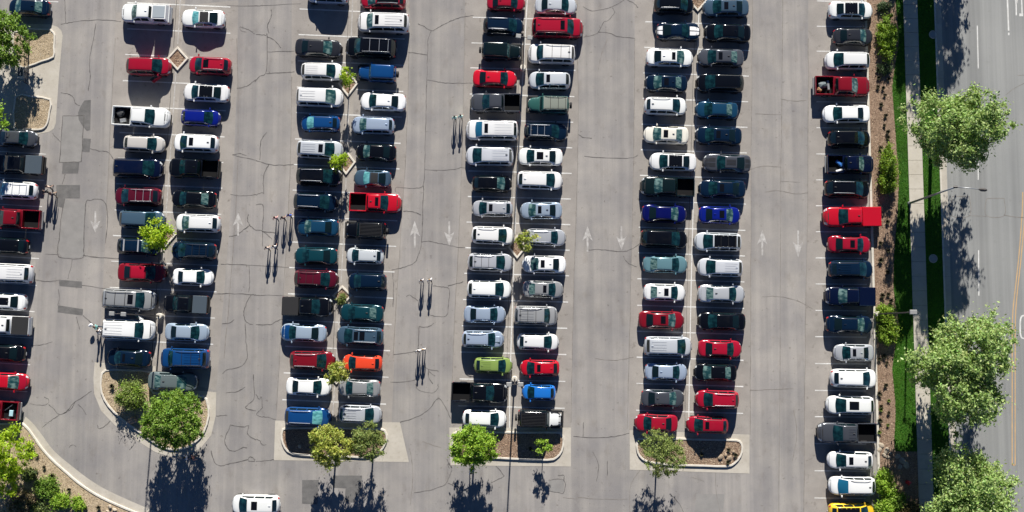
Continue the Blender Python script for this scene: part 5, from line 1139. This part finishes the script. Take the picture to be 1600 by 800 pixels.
# ------------------------------------------------------------------ people
SKIN = flat('skin', (0.36, 0.21, 0.15), .6)
def person(px, py, label, shirt, trousers, hair, rz=0.0, stride=.25, group='people walking', extra=None):
    shirt = tuple(min(.8, q * 1.35 + .03) for q in shirt)
    c = P(px, py, 1.45); root_loc = (c.x, c.y, 0.0)
    V, E, R = [], [], []
    def v(p, r, par=None):
        V.append(p); R.append(r)
        if par is not None: E.append((par, len(V) - 1))
        return len(V) - 1
    pel = v((0, 0, .95), .135)
    sp = v((0, 0, 1.15), .125, pel); ch = v((.01, 0, 1.34), .135, sp); nk = v((.02, 0, 1.48), .06, ch); h0 = v((.035, 0, 1.57), .085, nk); h1 = v((.035, 0, 1.67), .085, h0); v((.025, 0, 1.73), .05, h1)
    v((.125, 0, 1.62), .016, h0)                                        # nose
    for sg in (-1, 1): v((.03, sg * .095, 1.61), .016, h0)               # ears
    for sg in (-1, 1):
        st_ = stride * sg
        hp = v((0, sg * .09, .90), .10, pel); kn = v((st_ * .55 + .03, sg * .10, .49), .062, hp); an = v((st_ * 1.0 - .03, sg * .10, .085), .043, kn); v((st_ * 1.0 + .13, sg * .11, .045), .036, an)
        s0 = v((.0, sg * .17, 1.39), .062, ch); el = v((-st_ * .5 - .03, sg * .25, 1.12), .043, s0); wr = v((-st_ * .8 + .06, sg * .25, .88), .03, el); pa = v((-st_ * .85 + .08, sg * .25, .81), .032, wr)
        bx, by, bz = V[pa]
        for k in range(4): f1 = v((bx + .012 + .018 * (k - 1.5), by + .004 * k, bz - .055 + .004 * abs(k - 1.5)), .009, pa); v((bx + .004 + .018 * (k - 1.5), by - sg * .014, bz - .095 + .006 * abs(k - 1.5)), .008, f1)
        t1 = v((bx + .05, by - sg * .01, bz - .02), .010, pa); v((bx + .062, by - sg * .016, bz - .055), .009, t1)
    me = bpy.data.meshes.new('person_cage'); me.from_pydata(V, E, []); tmp = bpy.data.objects.new('person_cage', me); COL.objects.link(tmp)
    md = tmp.modifiers.new('skin', 'SKIN'); md.use_smooth_shade = True
    for i, sv in enumerate(me.skin_vertices[0].data): sv.radius = (R[i], R[i]); sv.use_root = (i == 0)
    sb = tmp.modifiers.new('sub', 'SUBSURF'); sb.levels = 1; sb.render_levels = 1
    dg = bpy.context.evaluated_depsgraph_get(); dg.update(); bme = bpy.data.meshes.new_from_object(tmp.evaluated_get(dg))
    bpy.data.objects.remove(tmp); bpy.data.meshes.remove(me)
    bme.name = 'body'; bme.materials.clear()
    for mm in (SKIN, flat('shirt_%s' % (shirt,), shirt, .85), flat('trousers_%s' % (trousers,), trousers, .85), flat('shoes', (.05, .045, .04), .7)): bme.materials.append(mm)
    for p in bme.polygons:
        z = p.center.z; y_ = abs(p.center.y)
        p.material_index = 3 if z < .09 else 2 if (z < .97 and y_ < .205) else 1 if (z < 1.46 and not (y_ > .2 and z < 1.16)) else 0
    bme.shade_smooth()
    root = empty('person', root_loc, rz); link('body', bme, None, root)
    bm = bmesh.new(); bmesh.ops.create_icosphere(bm, subdivisions=2, radius=.108)
    bmesh.ops.delete(bm, geom=[q for q in bm.verts if q.co.z < -.02 and q.co.x > -.03 or q.co.z < -.075], context='VERTS')
    hm = bpy.data.meshes.new('hair'); bm.to_mesh(hm); bm.free(); hm.materials.append(flat('hair_%s' % (hair,), hair, .8)); hm.shade_smooth()
    ho = link('hair', hm, None, root); ho.location = (.02, 0, 1.665)
    tag(root, label, 'person', group); return root
BLK, BRN, BLD = (.012, .010, .009), (.05, .028, .016), (.30, .20, .10)
DN, KH, DK = (.03, .05, .10), (.25, .20, .13), (.015, .016, .02)
person(429, 340, 'person in red and white top, leftmost of the three walking together', (.62, .30, .28), DN, BRN, 1.7)
person(441, 340, 'person in dark top, middle of the three walking together', (.10, .05, .05), KH, BLK, 1.6)
person(451, 336, 'person in bright blue top, rightmost of the three walking together', (.03, .09, .42), DK, BLK, 1.5)
person(416, 387, 'person in pale top, left one of the pair below the trio', (.45, .36, .32), KH, BLK, 1.6)
person(427, 385, 'person in white top, right one of the pair below the trio', (.62, .58, .54), DN, BRN, 1.7)
person(658, 438, 'person in grey top walking left of a person in white, mid aisle', (.40, .38, .37), DN, BRN, -1.5)
person(671, 437, 'person in white top walking beside a person in grey, mid aisle', (.78, .77, .74), DK, BLD, -1.4)
person(653, 548, 'person in white top in the aisle left of the lime hatchback', (.78, .77, .75), DK, BRN, -1.6)
person(661, 546, 'slim person in pale top close beside person in white, near lime hatchback', (.55, .50, .46), DN, BLD, -1.5, .18)
person(710, 183, 'left person in pale green top by the white large SUV', (.30, .52, .46), DK, BLK, 1.55)
person(719.5, 181, 'right person in pale green top by the white large SUV', (.36, .56, .50), DK, BLK, 1.6)
person(73, 291, 'person in tan top at the tail of the white wagon', (.42, .32, .25), DK, BLK, 1.2)
person(79, 302, 'person in dark top, lower right of the group behind the white wagon', (.06, .05, .05), KH, BRN, 1.4)
person(68, 299, 'person in black beside the white wagon tail, left of the group', (.015, .015, .018), DK, BLK, 1.9)
person(148, 511, 'person in teal top carrying a white bag behind the white SUV', (.10, .30, .28), DN, BRN, 2.9)
person(153, 518, 'person in white sleeves behind the one with the white bag', (.62, .64, .64), DK, BLK, 2.6)
person(289, 715, 'person in striped white top in shade of the large round tree', (.60, .62, .68), DN, BRN, .3)
person(300, 716, 'person in dark red top in tree shade beside one in white', (.18, .06, .05), DK, BLK, .2)
person(736, 739, 'person in white top in the shade of the dense island tree', (.75, .76, .78), DN, BRN, -1.2)
o = link('shopping_bag', bag_mesh('shopping_bag', .5, .36, .45, 9, M_WSTRIPE)); o.location = P(142, 508, .72) - Vector((0, 0, .72)) + Vector((0, 0, .72)); tag(o, 'white bag carried by the person in teal', 'bag')

dup = {k: v for k, v in LABELS.items() if len(v) > 1 and not any(w in k for w in ('young plant', 'tuft', 'stone', 'rock', 'flagstone'))}
for k, v in dup.items(): print('DUPLABEL', k, v)
for k in LABELS:
    if not 4 <= len(k.split()) <= 16: print('LABELLEN', len(k.split()), k)
